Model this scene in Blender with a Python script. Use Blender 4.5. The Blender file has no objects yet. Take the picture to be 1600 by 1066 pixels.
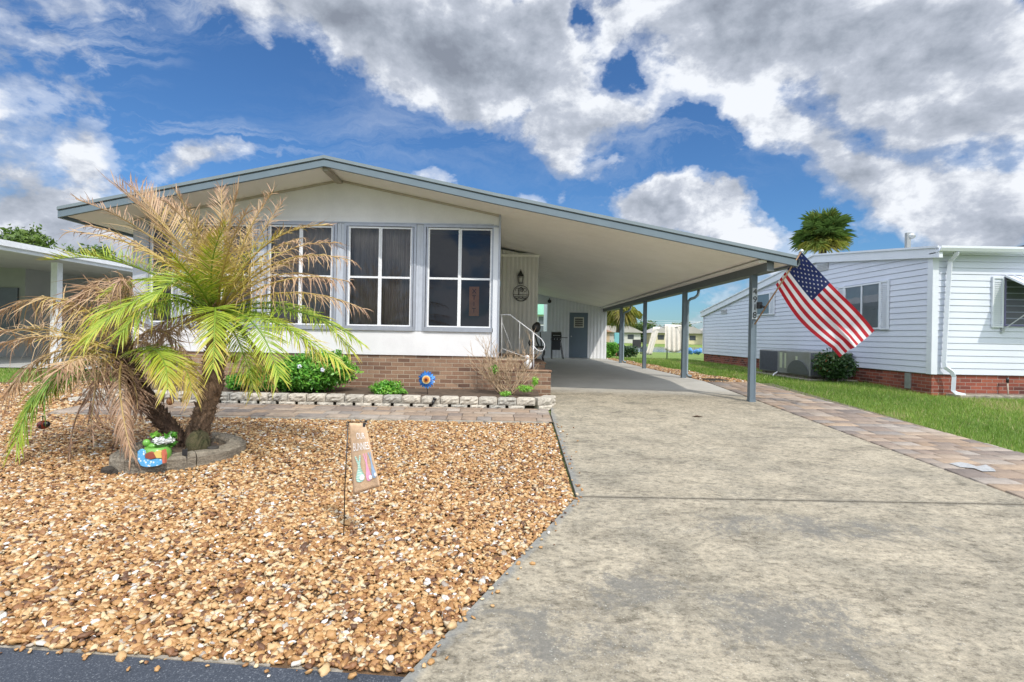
import bpy, math, random
import numpy as np
from mathutils import Vector, Matrix
random.seed(7); rng = np.random.default_rng(7)
S = bpy.context.scene; C = S.collection
R = math.radians; PI = math.pi

# ------------------------------------------------------------------ measuring helpers
ROLL = 0.018
def P(px, py, Y):                       # a point at depth Y (metres) measured in the photograph
    dx = px-791; dy = py-525
    return Vector(((dx+ROLL*dy)/800*Y, Y, 1-(dy-ROLL*dx)/800*Y))
def gz(Y):                              # the plot falls gently towards the street and the lake
    if Y < 2: return -.54
    if Y < 12: return -.054*(12-Y)
    if Y < 24: return 0.0
    if Y < 50: return -.30*(Y-24)/26
    if Y < 52: return -.30-.45*(Y-50)/2
    if Y < 88: return -.75
    if Y < 93: return -.75+.75*(Y-88)/5
    return 0.0
def G(px, py):
    z = 0
    for i in range(30):
        dx = px-791; dy = py-525
        Y = 800*(1-z)/(dy-ROLL*dx); z = gz(Y)
    return Vector(((dx+ROLL*dy)/800*Y, Y, z))

# ------------------------------------------------------------------ material helpers
MATS = {}
def new_mat(name):
    m = bpy.data.materials.new(name); m.use_nodes = True; nt = m.node_tree
    return m, nt, nt.nodes, nt.links, nt.nodes['Principled BSDF']
def ramp(nt, fac, stops, interp='LINEAR'):
    r = nt.nodes.new('ShaderNodeValToRGB'); r.color_ramp.interpolation = interp
    e = r.color_ramp.elements
    while len(e) < len(stops): e.new(.5)
    for el, (p, c) in zip(e, stops):
        el.position = p; el.color = (*c, 1) if len(c) == 3 else c
    if fac is not None: nt.links.new(fac, r.inputs['Fac'])
    return r.outputs['Color']
def noise(nt, vec, scale, detail=4, rough=.55, dist=0):
    n = nt.nodes.new('ShaderNodeTexNoise'); n.inputs['Scale'].default_value = scale
    n.inputs['Detail'].default_value = detail; n.inputs['Roughness'].default_value = rough
    n.inputs['Distortion'].default_value = dist
    if vec is not None: nt.links.new(vec, n.inputs['Vector'])
    return n.outputs['Fac']
def objco(nt, scale=(1,1,1), rot=(0,0,0), loc=(0,0,0)):
    t = nt.nodes.new('ShaderNodeTexCoord'); mp = nt.nodes.new('ShaderNodeMapping')
    mp.inputs['Scale'].default_value = scale; mp.inputs['Rotation'].default_value = rot
    mp.inputs['Location'].default_value = loc
    nt.links.new(t.outputs['Object'], mp.inputs['Vector']); return mp.outputs['Vector']
def mix(nt, fac, a, b, typ='MIX'):
    n = nt.nodes.new('ShaderNodeMix'); n.data_type = 'RGBA'; n.blend_type = typ
    for i, v in ((0, fac), (6, a), (7, b)):
        if hasattr(v, 'is_linked'): nt.links.new(v, n.inputs[i])
        elif isinstance(v, (int, float)): n.inputs[i].default_value = v
        else: n.inputs[i].default_value = (*v, 1)
    return n.outputs[2]
def mth(nt, op, a, b=0.0, c=None, clamp=False):
    n = nt.nodes.new('ShaderNodeMath'); n.operation = op; n.use_clamp = clamp
    for i, v in enumerate((a, b) if c is None else (a, b, c)):
        if hasattr(v, 'is_linked'): nt.links.new(v, n.inputs[i])
        else: n.inputs[i].default_value = v
    return n.outputs[0]
def bump(nt, h, strength, dist, b):
    n = nt.nodes.new('ShaderNodeBump'); n.inputs['Strength'].default_value = strength
    n.inputs['Distance'].default_value = dist; nt.links.new(h, n.inputs['Height'])
    nt.links.new(n.outputs['Normal'], b.inputs['Normal'])
def M(name, col, rough=.6, var=.12, scale=4, fine=60, metal=0, bmp=.0, col2=None, spec=.5):
    """painted / plain surface with patchy dirt and a fine grain"""
    if name in MATS: return MATS[name]
    m, nt, N, L, b = new_mat(name)
    co = objco(nt)
    dark = col2 or tuple(c*(1-var*2.2) for c in col)
    f = noise(nt, co, scale, 6, .65)
    c1 = ramp(nt, f, [(.3, dark), (.62, col)])
    g = noise(nt, co, fine, 3)
    gr = ramp(nt, g, [(.3, (1-var, 1-var, 1-var)), (.7, (1, 1, 1))])
    L.new(mix(nt, 1.0, c1, gr, 'MULTIPLY'), b.inputs['Base Color'])
    b.inputs['Roughness'].default_value = rough; b.inputs['Metallic'].default_value = metal
    b.inputs['Specular IOR Level'].default_value = spec
    if bmp: bump(nt, g, bmp, .01, b)
    MATS[name] = m; return m

def brick_mat(name, c1, c2, c3, mortar):
    m, nt, N, L, b = new_mat(name)
    t = N.new('ShaderNodeTexCoord'); sp = N.new('ShaderNodeSeparateXYZ'); L.new(t.outputs['Object'], sp.inputs[0])
    cb = N.new('ShaderNodeCombineXYZ')
    L.new(mth(nt, 'ADD', sp.outputs[0], sp.outputs[1]), cb.inputs[0]); L.new(sp.outputs[2], cb.inputs[1])
    br = N.new('ShaderNodeTexBrick'); L.new(cb.outputs[0], br.inputs['Vector'])
    br.inputs['Scale'].default_value = 1; br.inputs['Brick Width'].default_value = .225
    br.inputs['Row Height'].default_value = .075; br.inputs['Mortar Size'].default_value = .006
    br.inputs['Mortar Smooth'].default_value = .3
    br.inputs['Color1'].default_value = (0, 0, 0, 1); br.inputs['Color2'].default_value = (1, 1, 1, 1)
    br.inputs['Mortar'].default_value = (.5, .5, .5, 1)
    rnd = N.new('ShaderNodeSeparateColor'); L.new(br.outputs['Color'], rnd.inputs[0])
    bc = ramp(nt, rnd.outputs[0], [(0, c1), (.35, c2), (.7, c3), (1, c2)])
    n1 = noise(nt, t.outputs['Object'], 45, 5, .7); n2 = noise(nt, t.outputs['Object'], 1.3, 4, .6)
    bc = mix(nt, .8, bc, ramp(nt, n1, [(.25, (.6, .6, .6)), (.7, (1.15, 1.12, 1.1))]), 'MULTIPLY')
    mc = mix(nt, .7, mortar, ramp(nt, n1, [(.3, (.6, .6, .6)), (.7, (1, 1, 1))]), 'MULTIPLY')
    col = mix(nt, br.outputs['Fac'], bc, mc)
    col = mix(nt, .8, col, ramp(nt, n2, [(.35, (.66, .66, .68)), (.6, (1, 1, 1))]), 'MULTIPLY')
    L.new(col, b.inputs['Base Color']); b.inputs['Roughness'].default_value = .85
    h = mth(nt, 'SUBTRACT', mth(nt, 'MULTIPLY', n1, .35), br.outputs['Fac'])
    bump(nt, h, .7, .008, b); return m
BRICK = brick_mat('tan_brown_brick', (.15,.085,.06), (.25,.145,.095), (.36,.235,.155), (.46,.39,.30))
REDBRICK = brick_mat('red_brick', (.10,.03,.024), (.25,.06,.038), (.34,.10,.06), (.36,.29,.25))
WHITE = M('white_siding_paint', (.78,.78,.80), .45, .06, 1.5)
SKIRTW = M('white_panel_paint', (.66,.69,.75), .4, .03, 1.2)
SOFFIT = M('soffit_paint', (.90,.88,.83), .55, .04, 1.0)
ALU = M('mill_aluminium_frame', (.40,.43,.50), .35, .06, 9, metal=.3)
WFRAME = M('white_frame_paint', (.78,.80,.84), .4, .05, 8)
BLUEGREY = M('blue_grey_paint', (.150,.200,.240), .4, .05, 3)
BLUECAP = M('pale_blue_grey_cap', (.20,.25,.28), .4, .05, 3)
DOORBLUE = M('slate_blue_door', (.12,.165,.21), .5, .05, 2)
POSTM = M('post_paint', (.14,.185,.225), .4, .06, 5)
BEAMM = M('beam_paint', (.12,.14,.145), .5, .06, 5)
VINYL = M('vinyl_siding', (.63,.67,.77), .42, .035, .8)
VTRIM = M('vinyl_trim', (.66,.70,.77), .4, .03, 2)
BLACK = M('black_metal', (.012,.012,.013), .35, .1, 20, spec=.6)
DARKPL = M('dark_plastic', (.03,.03,.035), .5, .1, 20)
CURTAIN = M('curtain_cloth', (.42,.38,.34), .9, .1, 3)
DARKIN = M('dark_interior', (.09,.09,.115), .9, .1, 2)
GALV = M('galvanised_steel', (.50,.53,.54), .4, .12, 12, metal=.6)
SOIL = M('bed_soil', (.12,.085,.06), .95, .2, 8, 120, bmp=.6)
NGREY = M('grey_house_wall', (.36,.37,.36), .7, .06, 1.0)
RUSTW = M('reddish_wood', (.33,.08,.05), .7, .15, 6)
BARK = M('palm_fibre_bark', (.26,.17,.11), .95, .25, 14, 90, bmp=1.0)
BARKD = M('dark_palm_bark', (.13,.08,.055), .95, .25, 14, 90, bmp=1.0)
TREEBARK = M('tree_bark', (.14,.10,.07), .95, .2, 6, 40, bmp=.8)

def glass_mat(name, tint, ior=1.5):
    m, nt, N, L, b = new_mat(name); N.remove(b)
    tr = N.new('ShaderNodeBsdfTransparent'); tr.inputs[0].default_value = (*tint, 1)
    gl = N.new('ShaderNodeBsdfGlossy'); gl.inputs['Roughness'].default_value = .02
    gl.inputs['Color'].default_value = (.9,.93,1,1)
    fr = N.new('ShaderNodeFresnel'); fr.inputs[0].default_value = ior
    bp = N.new('ShaderNodeBump'); bp.inputs['Strength'].default_value = .05; bp.inputs['Distance'].default_value = .05
    L.new(noise(nt, objco(nt), 1.3, 2), bp.inputs['Height']); L.new(bp.outputs[0], gl.inputs['Normal'])
    ms = N.new('ShaderNodeMixShader'); L.new(fr.outputs[0], ms.inputs[0]); L.new(tr.outputs[0], ms.inputs[1]); L.new(gl.outputs[0], ms.inputs[2])
    L.new(ms.outputs[0], nt.nodes['Material Output'].inputs[0]); return m
GLASS = glass_mat('screened_window_glass', (.78,.79,.82), 1.6)
CLEAR = glass_mat('clear_glass', (.85,.88,.88))

def leaf_mat(name, stops, transl=.35, rough=.5):
    """colour from the per-leaf attribute 'c'"""
    m, nt, N, L, b = new_mat(name)
    a = N.new('ShaderNodeAttribute'); a.attribute_name = 'c'
    col = ramp(nt, a.outputs['Fac'], stops)
    L.new(col, b.inputs['Base Color']); b.inputs['Roughness'].default_value = rough
    tl = N.new('ShaderNodeBsdfTranslucent'); L.new(col, tl.inputs['Color'])
    ms = N.new('ShaderNodeMixShader'); ms.inputs[0].default_value = transl
    L.new(b.outputs[0], ms.inputs[1]); L.new(tl.outputs[0], ms.inputs[2])
    L.new(ms.outputs[0], nt.nodes['Material Output'].inputs[0]); return m
PALM = leaf_mat('palm_leaflets', [(0,(.035,.085,.018)),(.2,(.12,.24,.025)),(.38,(.33,.43,.035)),(.5,(.50,.42,.06)),(.6,(.47,.34,.12)),(.70,(.50,.35,.20)),(.80,(.45,.29,.18)),(.9,(.32,.20,.13)),(1,(.17,.11,.08))], .2)
GREENLEAF = leaf_mat('shrub_leaves', [(0,(.03,.11,.015)),(.5,(.10,.34,.035)),(1,(.32,.60,.09))], .3, .4)
DARKLEAF = leaf_mat('dark_shrub_leaves', [(0,(.012,.035,.012)),(.5,(.035,.09,.025)),(.9,(.10,.17,.05)),(1,(.3,.12,.06))], .25, .4)
TREELEAF = leaf_mat('tree_leaves', [(0,(.02,.045,.01)),(.5,(.06,.12,.02)),(1,(.14,.22,.04))], .25)
SABAL = leaf_mat('fan_palm_leaves', [(0,(.05,.10,.03)),(.45,(.13,.23,.05)),(.75,(.38,.36,.06)),(1,(.40,.32,.20))], .25)
GRASS = leaf_mat('grass_blades', [(0,(.08,.17,.025)),(.6,(.21,.34,.05)),(.85,(.36,.42,.10)),(1,(.45,.38,.2))], .3)
STONE = leaf_mat('river_gravel', [(0,(.10,.05,.028)),(.12,(.22,.10,.04)),(.3,(.31,.16,.058)),(.45,(.42,.24,.095)),(.6,(.50,.335,.17)),(.75,(.56,.46,.29)),(.88,(.28,.24,.21)),(.93,(.60,.57,.52)),(1,(.68,.67,.65))], 0, .55)
_nt = STONE.node_tree; _b = _nt.nodes['Principled BSDF']
bump(_nt, noise(_nt, objco(_nt), 160, 3), .25, .004, _b)

# ------------------------------------------------------------------ mesh helpers
class MB:
    def __init__(s): s.v = []; s.f = []; s.m = []; s.sm = []
    def add(s, vs, fs, mi=0, smooth=False):
        o = len(s.v); s.v += [Vector(v) for v in vs]
        for f in fs: s.f.append([o+i for i in f]); s.m.append(mi); s.sm.append(smooth)
        return s
    def box(s, x0, x1, y0, y1, z0, z1, mi=0, b=0):
        if x1 < x0: x0, x1 = x1, x0
        if b:
            # chamfered box
            vs = []; 
            for z, i in ((z0, b), (z0+b, 0), (z1-b, 0), (z1, b)):
                X0, X1, Y0, Y1 = x0+i, x1-i, y0+i, y1-i; c = b*.7 if i == 0 else b*.3
                vs += [(X0+c,Y0,z),(X1-c,Y0,z),(X1,Y0+c,z),(X1,Y1-c,z),(X1-c,Y1,z),(X0+c,Y1,z),(X0,Y1-c,z),(X0,Y0+c,z)]
            fs = [list(range(7,-1,-1)), list(range(24,32))]
            for k in range(3):
                for j in range(8): fs.append([k*8+j, k*8+(j+1)%8, k*8+8+(j+1)%8, k*8+8+j])
            return s.add(vs, fs, mi)
        vs = [(x0,y0,z0),(x1,y0,z0),(x1,y1,z0),(x0,y1,z0),(x0,y0,z1),(x1,y0,z1),(x1,y1,z1),(x0,y1,z1)]
        return s.add(vs, [(3,2,1,0),(4,5,6,7),(0,1,5,4),(1,2,6,5),(2,3,7,6),(3,0,4,7)], mi)
    def prism(s, poly, axis, a, b, mi=0):
        """extrude a 2-D outline along an axis; poly in the other two axes (order x,y,z)"""
        n = len(poly)
        def mk(p, t):
            return (t, p[0], p[1]) if axis == 'x' else (p[0], t, p[1]) if axis == 'y' else (p[0], p[1], t)
        vs = [mk(p, a) for p in poly]+[mk(p, b) for p in poly]
        fs = [list(range(n-1,-1,-1)), list(range(n, 2*n))]+[(i, (i+1)%n, n+(i+1)%n, n+i) for i in range(n)]
        return s.add(vs, fs, mi)
    def bar(s, a, b, w, h, mi=0):
        a = Vector(a); b = Vector(b); t = (b-a).normalized()
        up = Vector((0,0,1)) if abs(t.z) < .95 else Vector((0,1,0))
        sd = t.cross(up).normalized()*w/2; u = sd.cross(t).normalized()*h/2
        vs = [a-sd-u, a+sd-u, a+sd+u, a-sd+u, b-sd-u, b+sd-u, b+sd+u, b-sd+u]
        return s.add(vs, [(3,2,1,0),(4,5,6,7),(0,1,5,4),(1,2,6,5),(2,3,7,6),(3,0,4,7)], mi)
    def tube(s, pts, r, n=8, mi=0, smooth=True, cap=True):
        pts = [Vector(p) for p in pts]; rs = r if isinstance(r, (list, tuple)) else [r]*len(pts)
        vs = []; up = Vector((.1,.2,1)).normalized()
        for i, p in enumerate(pts):
            t = (pts[min(i+1, len(pts)-1)]-pts[max(i-1, 0)]).normalized()
            if i == 0:
                a = t.cross(up); a = t.cross(Vector((1,0,0))) if a.length < .1 else a
            else: a = a-t*a.dot(t)
            a.normalize(); bb = t.cross(a)
            for k in range(n):
                q = 2*PI*k/n; vs.append(p+(a*math.cos(q)+bb*math.sin(q))*rs[i])
        fs = []
        for i in range(len(pts)-1):
            for k in range(n): fs.append((i*n+k, i*n+(k+1)%n, (i+1)*n+(k+1)%n, (i+1)*n+k))
        s.add(vs, fs, mi, smooth)
        if cap:
            o = len(s.v)-len(vs)
            s.f.append([o+k for k in range(n-1,-1,-1)]); s.m.append(mi); s.sm.append(False)
            s.f.append([o+(len(pts)-1)*n+k for k in range(n)]); s.m.append(mi); s.sm.append(False)
        return s
    def ball(s, c, rx, ry=None, rz=None, n=12, m=8, mi=0):
        ry = ry or rx; rz = rz or rx; c = Vector(c); vs = []
        for i in range(m+1):
            th = PI*i/m
            for k in range(n):
                ph = 2*PI*k/n; vs.append(c+Vector((rx*math.sin(th)*math.cos(ph), ry*math.sin(th)*math.sin(ph), rz*math.cos(th))))
        fs = [(i*n+k, (i+1)*n+k, (i+1)*n+(k+1)%n, i*n+(k+1)%n) for i in range(m) for k in range(n)]
        return s.add(vs, fs, mi, True)
    def lathe(s, c, prof, n=16, mi=0):
        c = Vector(c); vs = [c+Vector((r*math.cos(2*PI*k/n), r*math.sin(2*PI*k/n), z)) for r, z in prof for k in range(n)]
        fs = [(i*n+k, i*n+(k+1)%n, (i+1)*n+(k+1)%n, (i+1)*n+k) for i in range(len(prof)-1) for k in range(n)]
        return s.add(vs, fs, mi, True)
    def quad(s, a, b, c, d, mi=0): return s.add([a,b,c,d], [(0,1,2,3)], mi)
    def build(s, name, mat, parent=None):
        me = bpy.data.meshes.new(name)
        off = parent_origin(parent)
        me.from_pydata([v-off for v in s.v], [], s.f)
        for m in (mat if isinstance(mat, (list, tuple)) else [mat]): me.materials.append(m)
        me.polygons.foreach_set('material_index', s.m); me.polygons.foreach_set('use_smooth', s.sm)
        me.update()
        o = bpy.data.objects.new(name, me); C.objects.link(o)
        if parent is not None: o.parent = parent
        return o
def parent_origin(p):
    v = Vector((0,0,0))
    while p is not None: v += Vector(p.location); p = p.parent
    return v
def np_mesh(name, V, F, mat, parent=None, c=None, smooth=False):
    V = np.asarray(V, dtype=np.float32).reshape(-1, 3)-np.array(parent_origin(parent), dtype=np.float32)
    F = np.asarray(F, dtype=np.int32); n, k = F.shape
    me = bpy.data.meshes.new(name)
    me.vertices.add(len(V)); me.vertices.foreach_set('co', V.ravel())
    me.loops.add(n*k); me.loops.foreach_set('vertex_index', F.ravel())
    me.polygons.add(n); me.polygons.foreach_set('loop_start', np.arange(n, dtype=np.int32)*k)
    me.polygons.foreach_set('loop_total', np.full(n, k, dtype=np.int32))
    if smooth: me.polygons.foreach_set('use_smooth', np.ones(n, dtype=bool))
    if c is not None:
        at = me.attributes.new('c', 'FLOAT', 'POINT'); at.data.foreach_set('value', np.clip(c, 0, 1).astype(np.float32))
    me.materials.append(mat); me.update(calc_edges=True); me.validate()
    o = bpy.data.objects.new(name, me); C.objects.link(o)
    if parent is not None: o.parent = parent
    return o
def tag(o, label, cat, group=None, kind=None):
    o['label'] = label; o['category'] = cat
    if group: o['group'] = group
    if kind: o['kind'] = kind
    return o
def thing(name, label, cat, loc=(0,0,0), group=None):
    o = bpy.data.objects.new(name, None); C.objects.link(o); o.location = loc; o.empty_display_size = .2
    return tag(o, label, cat, group)
def struct(name, mb, mat):
    o = mb.build(name, mat); o['kind'] = 'structure'; return o
def text_mesh(name, txt, size, depth, mat, parent, origin, ux=(1,0,0), uz=(0,0,1), shear=0):
    cu = bpy.data.curves.new('t', 'FONT'); cu.body = txt; cu.size = size; cu.extrude = depth
    cu.align_x = 'CENTER'; cu.align_y = 'CENTER'; cu.shear = shear
    to = bpy.data.objects.new('t', cu); C.objects.link(to)
    dg = bpy.context.evaluated_depsgraph_get(); me = bpy.data.meshes.new_from_object(to.evaluated_get(dg))
    bpy.data.objects.remove(to); bpy.data.curves.remove(cu)
    ux = Vector(ux).normalized(); uz = Vector(uz).normalized(); n = ux.cross(uz)
    mb = MB(); o = Vector(origin)
    vs = [o+ux*v.co.x+uz*v.co.y+n*v.co.z for v in me.vertices]
    mb.add(vs, [list(p.vertices) for p in me.polygons]); bpy.data.meshes.remove(me)
    return mb.build(name, mat, parent)

# ------------------------------------------------------------------ ground, drive, paths
def strip_sheet(poly_fn, ys, dz):
    """sheet following the falling ground; poly_fn(Y) -> (x0, x1)"""
    mb = MB(); vs = []; fs = []
    for y in ys:
        a, b = poly_fn(y); vs += [(a, y, gz(y)+dz), (b, y, gz(y)+dz)]
    for i in range(len(ys)-1): fs.append((2*i, 2*i+1, 2*i+3, 2*i+2))
    return mb.add(vs, fs)
# turf / earth sheet to the horizon
m, nt, N, L, b = new_mat('turf_ground')
co = objco(nt)
f1 = noise(nt, co, .35, 6, .65); f2 = noise(nt, co, 9, 5, .7); f3 = noise(nt, co, 60, 3)
c = ramp(nt, f1, [(.35,(.15,.24,.045)),(.55,(.19,.27,.06)),(.7,(.30,.29,.12))])
c = mix(nt, .6, c, ramp(nt, f2, [(.3,(.55,.6,.5)),(.7,(1.2,1.15,1.1))]), 'MULTIPLY')
L.new(mix(nt, .6, c, ramp(nt, f3, [(.3,(.6,.6,.6)),(.7,(1.1,1.1,1.1))]), 'MULTIPLY'), b.inputs['Base Color'])
b.inputs['Roughness'].default_value = .95; bump(nt, f3, .8, .02, b)
TURF = m
ys = [-80,-10,0,2,4,6,8,10,12,18,24,30,40,50,51,52,70,88,90,93,120,200,600]
g = MB(); vs = []
for y in ys: vs += [(-500,y,gz(y)-.03),(0,y,gz(y)-.03),(500,y,gz(y)-.03)]
g.add(vs, [(3*i+k, 3*i+k+1, 3*i+k+4, 3*i+k+3) for i in range(len(ys)-1) for k in (0,1)])
struct('ground', g, TURF)
# water
m, nt, N, L, b = new_mat('lake_water')
b.inputs['Base Color'].default_value = (.10,.15,.20,1); b.inputs['Roughness'].default_value = .12
bump(nt, noise(nt, objco(nt, (1,2.5,1)), 3, 4), .25, .1, b)
struct('water', MB().quad((-300,50.2,-.42),(300,50.2,-.42),(300,92,-.42),(-300,92,-.42)), m)

# street
m, nt, N, L, b = new_mat('asphalt')
co = objco(nt); f = noise(nt, co, 120, 4, .7); f2 = noise(nt, co, 2, 4)
c = ramp(nt, f, [(.3,(.022,.030,.044)),(.58,(.05,.06,.080)),(.72,(.26,.28,.30))])
L.new(mix(nt, .6, c, ramp(nt, f2, [(.3,(.75,.75,.75)),(.7,(1.1,1.1,1.1))]), 'MULTIPLY'), b.inputs['Base Color'])
b.inputs['Roughness'].default_value = .8; bump(nt, f, .5, .01, b)
def kerb_y(x): return 2.24-.075*x
st = MB(); xs = [-14,-8,-4,-2,0,2,8,14]
vs = []
for x in xs: vs += [(x, -4, -.534), (x, 2.0, -.534), (x, kerb_y(x), gz(kerb_y(x))+.004)]
st.add(vs, [(3*i+k, 3*i+3+k, 3*i+4+k, 3*i+1+k) for i in range(len(xs)-1) for k in (0,1)])
struct('street', st, m)

# concrete drive
m, nt, N, L, b = new_mat('weathered_concrete')
co = objco(nt); cs = objco(nt, (1,1.6,1), (0,0,R(25)))
big = noise(nt, co, 1.1, 8, .7, .8); mid = noise(nt, cs, 2.2, 9, .76, .6); fine = noise(nt, co, 70, 4, .8)
wisp = noise(nt, objco(nt, (1.0,2.2,1), (0,0,R(-12))), 4.5, 10, .85, .5); grain = noise(nt, objco(nt,(1,1.5,1)), 16, 8, .85)
base = ramp(nt, mid, [(.34,(.18,.158,.118)),(.45,(.325,.287,.217)),(.60,(.415,.366,.278))])
base = mix(nt, ramp(nt, big, [(.45,(0,0,0)),(.60,(.7,.7,.7))]), base, mix(nt, 1.0, base, (.70,.72,.74), 'MULTIPLY'))
base = mix(nt, ramp(nt, wisp, [(.50,(0,0,0)),(.66,(.42,.42,.42))]), base, (.22,.205,.17))
base = mix(nt, .85, base, ramp(nt, grain, [(.40,(.38,.37,.35)),(.49,(.90,.90,.90)),(.62,(1.25,1.24,1.22))]), 'MULTIPLY')
# grime along the joint and the gravel edge
sp0 = N.new('ShaderNodeSeparateXYZ'); L.new(co, sp0.inputs[0])
jd = mth(nt, 'ABSOLUTE', mth(nt, 'SUBTRACT', sp0.outputs[1], 4.452))
jn = noise(nt, co, 9, 6, .75)
jm = mth(nt, 'SUBTRACT', mth(nt, 'MULTIPLY', jn, .10), jd)
base = mix(nt, ramp(nt, jm, [(.0,(0,0,0)),(.05,(.75,.75,.75))]), base, (.13,.12,.10))
ed = mth(nt, 'SUBTRACT', sp0.outputs[0], mth(nt, 'MULTIPLY_ADD', sp0.outputs[1], .4778, -1.491))
ed2 = mth(nt, 'SUBTRACT', sp0.outputs[0], mth(nt, 'MULTIPLY_ADD', sp0.outputs[1], .022, .542))
ed = mth(nt, 'MINIMUM', mth(nt, 'ADD', mth(nt, 'ABSOLUTE', ed), mth(nt, 'MULTIPLY', mth(nt, 'GREATER_THAN', sp0.outputs[1], 4.47), 9.0)), mth(nt, 'ADD', mth(nt, 'ABSOLUTE', ed2), mth(nt, 'MULTIPLY', mth(nt, 'LESS_THAN', sp0.outputs[1], 4.45), 9.0)))
em = mth(nt, 'SUBTRACT', mth(nt, 'MULTIPLY', noise(nt, co, 4, 5, .7), .16), ed)
base = mix(nt, ramp(nt, em, [(.0,(0,0,0)),(.05,(.7,.7,.7))]), base, (.19,.20,.20))
# dark mildew patches towards the street, with pale aggregate showing
sp = N.new('ShaderNodeSeparateXYZ'); L.new(co, sp.inputs[0])
def patch(cx, cy, rx, ry):
    u = mth(nt, 'DIVIDE', mth(nt, 'SUBTRACT', sp.outputs[0], cx), rx); v = mth(nt, 'DIVIDE', mth(nt, 'SUBTRACT', sp.outputs[1], cy), ry)
    return mth(nt, 'SUBTRACT', 1.0, mth(nt, 'SQRT', mth(nt, 'ADD', mth(nt, 'MULTIPLY', u, u), mth(nt, 'MULTIPLY', v, v))), clamp=True)
pt = mth(nt, 'MAXIMUM', patch(1.55, 2.65, .9, .45), mth(nt, 'MAXIMUM', patch(2.3, 3.9, 1.6, .35), mth(nt, 'MAXIMUM', patch(.15, 2.55, .7, .5), patch(.9,2.95,.8,.3))))
gr = noise(nt, co, 28, 7, .8)
pm = mth(nt, 'ADD', mth(nt, 'MULTIPLY', pt, .9), mth(nt, 'MULTIPLY', mth(nt, 'SUBTRACT', noise(nt, co, 2.6, 6, .7, .8), .54), 2.8)); pm = mth(nt, 'ADD', pm, mth(nt, 'MULTIPLY', mth(nt, 'SUBTRACT', gr, .5), 2.2))
pm = ramp(nt, pm, [(.30,(0,0,0)),(.75,(.85,.85,.85))])
base = mix(nt, pm, base, (.15,.145,.13))
vo = N.new('ShaderNodeTexVoronoi'); vo.inputs['Scale'].default_value = 55; L.new(co, vo.inputs['Vector'])
spk = ramp(nt, vo.outputs['Distance'], [(.12,(1,1,1)),(.26,(0,0,0))])
sel = ramp(nt, noise(nt, co, 22, 2), [(.46,(0,0,0)),(.6,(.7,.7,.7))])
base = mix(nt, mix(nt, 1.0, spk, sel, 'MULTIPLY'), base, (.50,.48,.42))
base = mix(nt, .75, base, ramp(nt, fine, [(.28,(.62,.62,.62)),(.7,(1.12,1.12,1.12))]), 'MULTIPLY')
# carport slab, rain-sheltered, clean and smooth; its paler colour also brightens the shaded floor
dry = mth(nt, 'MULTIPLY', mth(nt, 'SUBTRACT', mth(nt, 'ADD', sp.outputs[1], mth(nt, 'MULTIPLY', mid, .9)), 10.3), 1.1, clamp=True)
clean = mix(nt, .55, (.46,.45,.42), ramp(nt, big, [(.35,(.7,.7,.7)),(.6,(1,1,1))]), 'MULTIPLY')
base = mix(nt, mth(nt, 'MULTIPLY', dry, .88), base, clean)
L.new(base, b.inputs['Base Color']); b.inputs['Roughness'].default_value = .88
bump(nt, mth(nt, 'ADD', fine, mth(nt, 'MULTIPLY', gr, .6)), .5, .006, b)
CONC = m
def drive_x(y):
    if y < 4.45: return (-.44+(y-2.2)*(1.075/2.25), 9 if y < 3.2 else 6.0 if y<4.3 else 4.95)
    if y < 9.55: return (.635+(y-4.45)*(.115/5.1) , 4.66)
    return (-.15, 4.66)
dr = MB()
def slab(y0, y1, fn, dz=.022, th=.07):
    n = max(1, int((y1-y0)/1.0)); yy = [y0+(y1-y0)*i/n for i in range(n+1)]
    if y0 < 12 < y1: yy = sorted(set(yy+[12.0]))
    vs = []
    for y in yy:
        a, bq = fn(y); z = gz(y)+dz; vs += [(a,y,z),(bq,y,z),(bq,y,z-th),(a,y,z-th)]
    fs = [(0,3,2,1)]
    for i in range(len(yy)-1):
        for k in range(4): fs.append((4*i+k, 4*i+(k+1)%4, 4*i+4+(k+1)%4, 4*i+4+k))
    o = 4*(len(yy)-1); fs.append((o,o+1,o+2,o+3)); dr.add(vs, fs)
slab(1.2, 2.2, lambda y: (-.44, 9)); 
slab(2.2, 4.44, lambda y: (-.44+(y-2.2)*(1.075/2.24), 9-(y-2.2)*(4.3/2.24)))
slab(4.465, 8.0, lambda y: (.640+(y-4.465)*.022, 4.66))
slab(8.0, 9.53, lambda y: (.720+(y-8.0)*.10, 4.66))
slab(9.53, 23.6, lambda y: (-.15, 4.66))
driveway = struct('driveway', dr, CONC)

# pavers: one sheet of individually bevelled and tinted blocks
def paver_mat(name, stops):
    m, nt, N, L, b = new_mat(name)
    a = N.new('ShaderNodeAttribute'); a.attribute_name = 'c'
    col = ramp(nt, a.outputs['Fac'], stops); co = objco(nt)
    n1 = noise(nt, co, 12, 6, .7); n2 = noise(nt, co, 110, 3, .7)
    col = mix(nt, .8, col, ramp(nt, n1, [(.3,(.68,.66,.66)),(.7,(1.15,1.12,1.1))]), 'MULTIPLY')
    col = mix(nt, .8, col, ramp(nt, n2, [(.3,(.7,.7,.7)),(.7,(1.1,1.1,1.1))]), 'MULTIPLY')
    L.new(col, b.inputs['Base Color']); b.inputs['Roughness'].default_value = .85; bump(nt, n2, .5, .005, b); return m
PAVER = paver_mat('tumbled_pavers', [(0,(.17,.15,.14)),(.2,(.25,.20,.165)),(.4,(.32,.235,.165)),(.55,(.24,.22,.205)),(.75,(.38,.29,.21)),(.9,(.33,.30,.27)),(1,(.52,.45,.38))])
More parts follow.
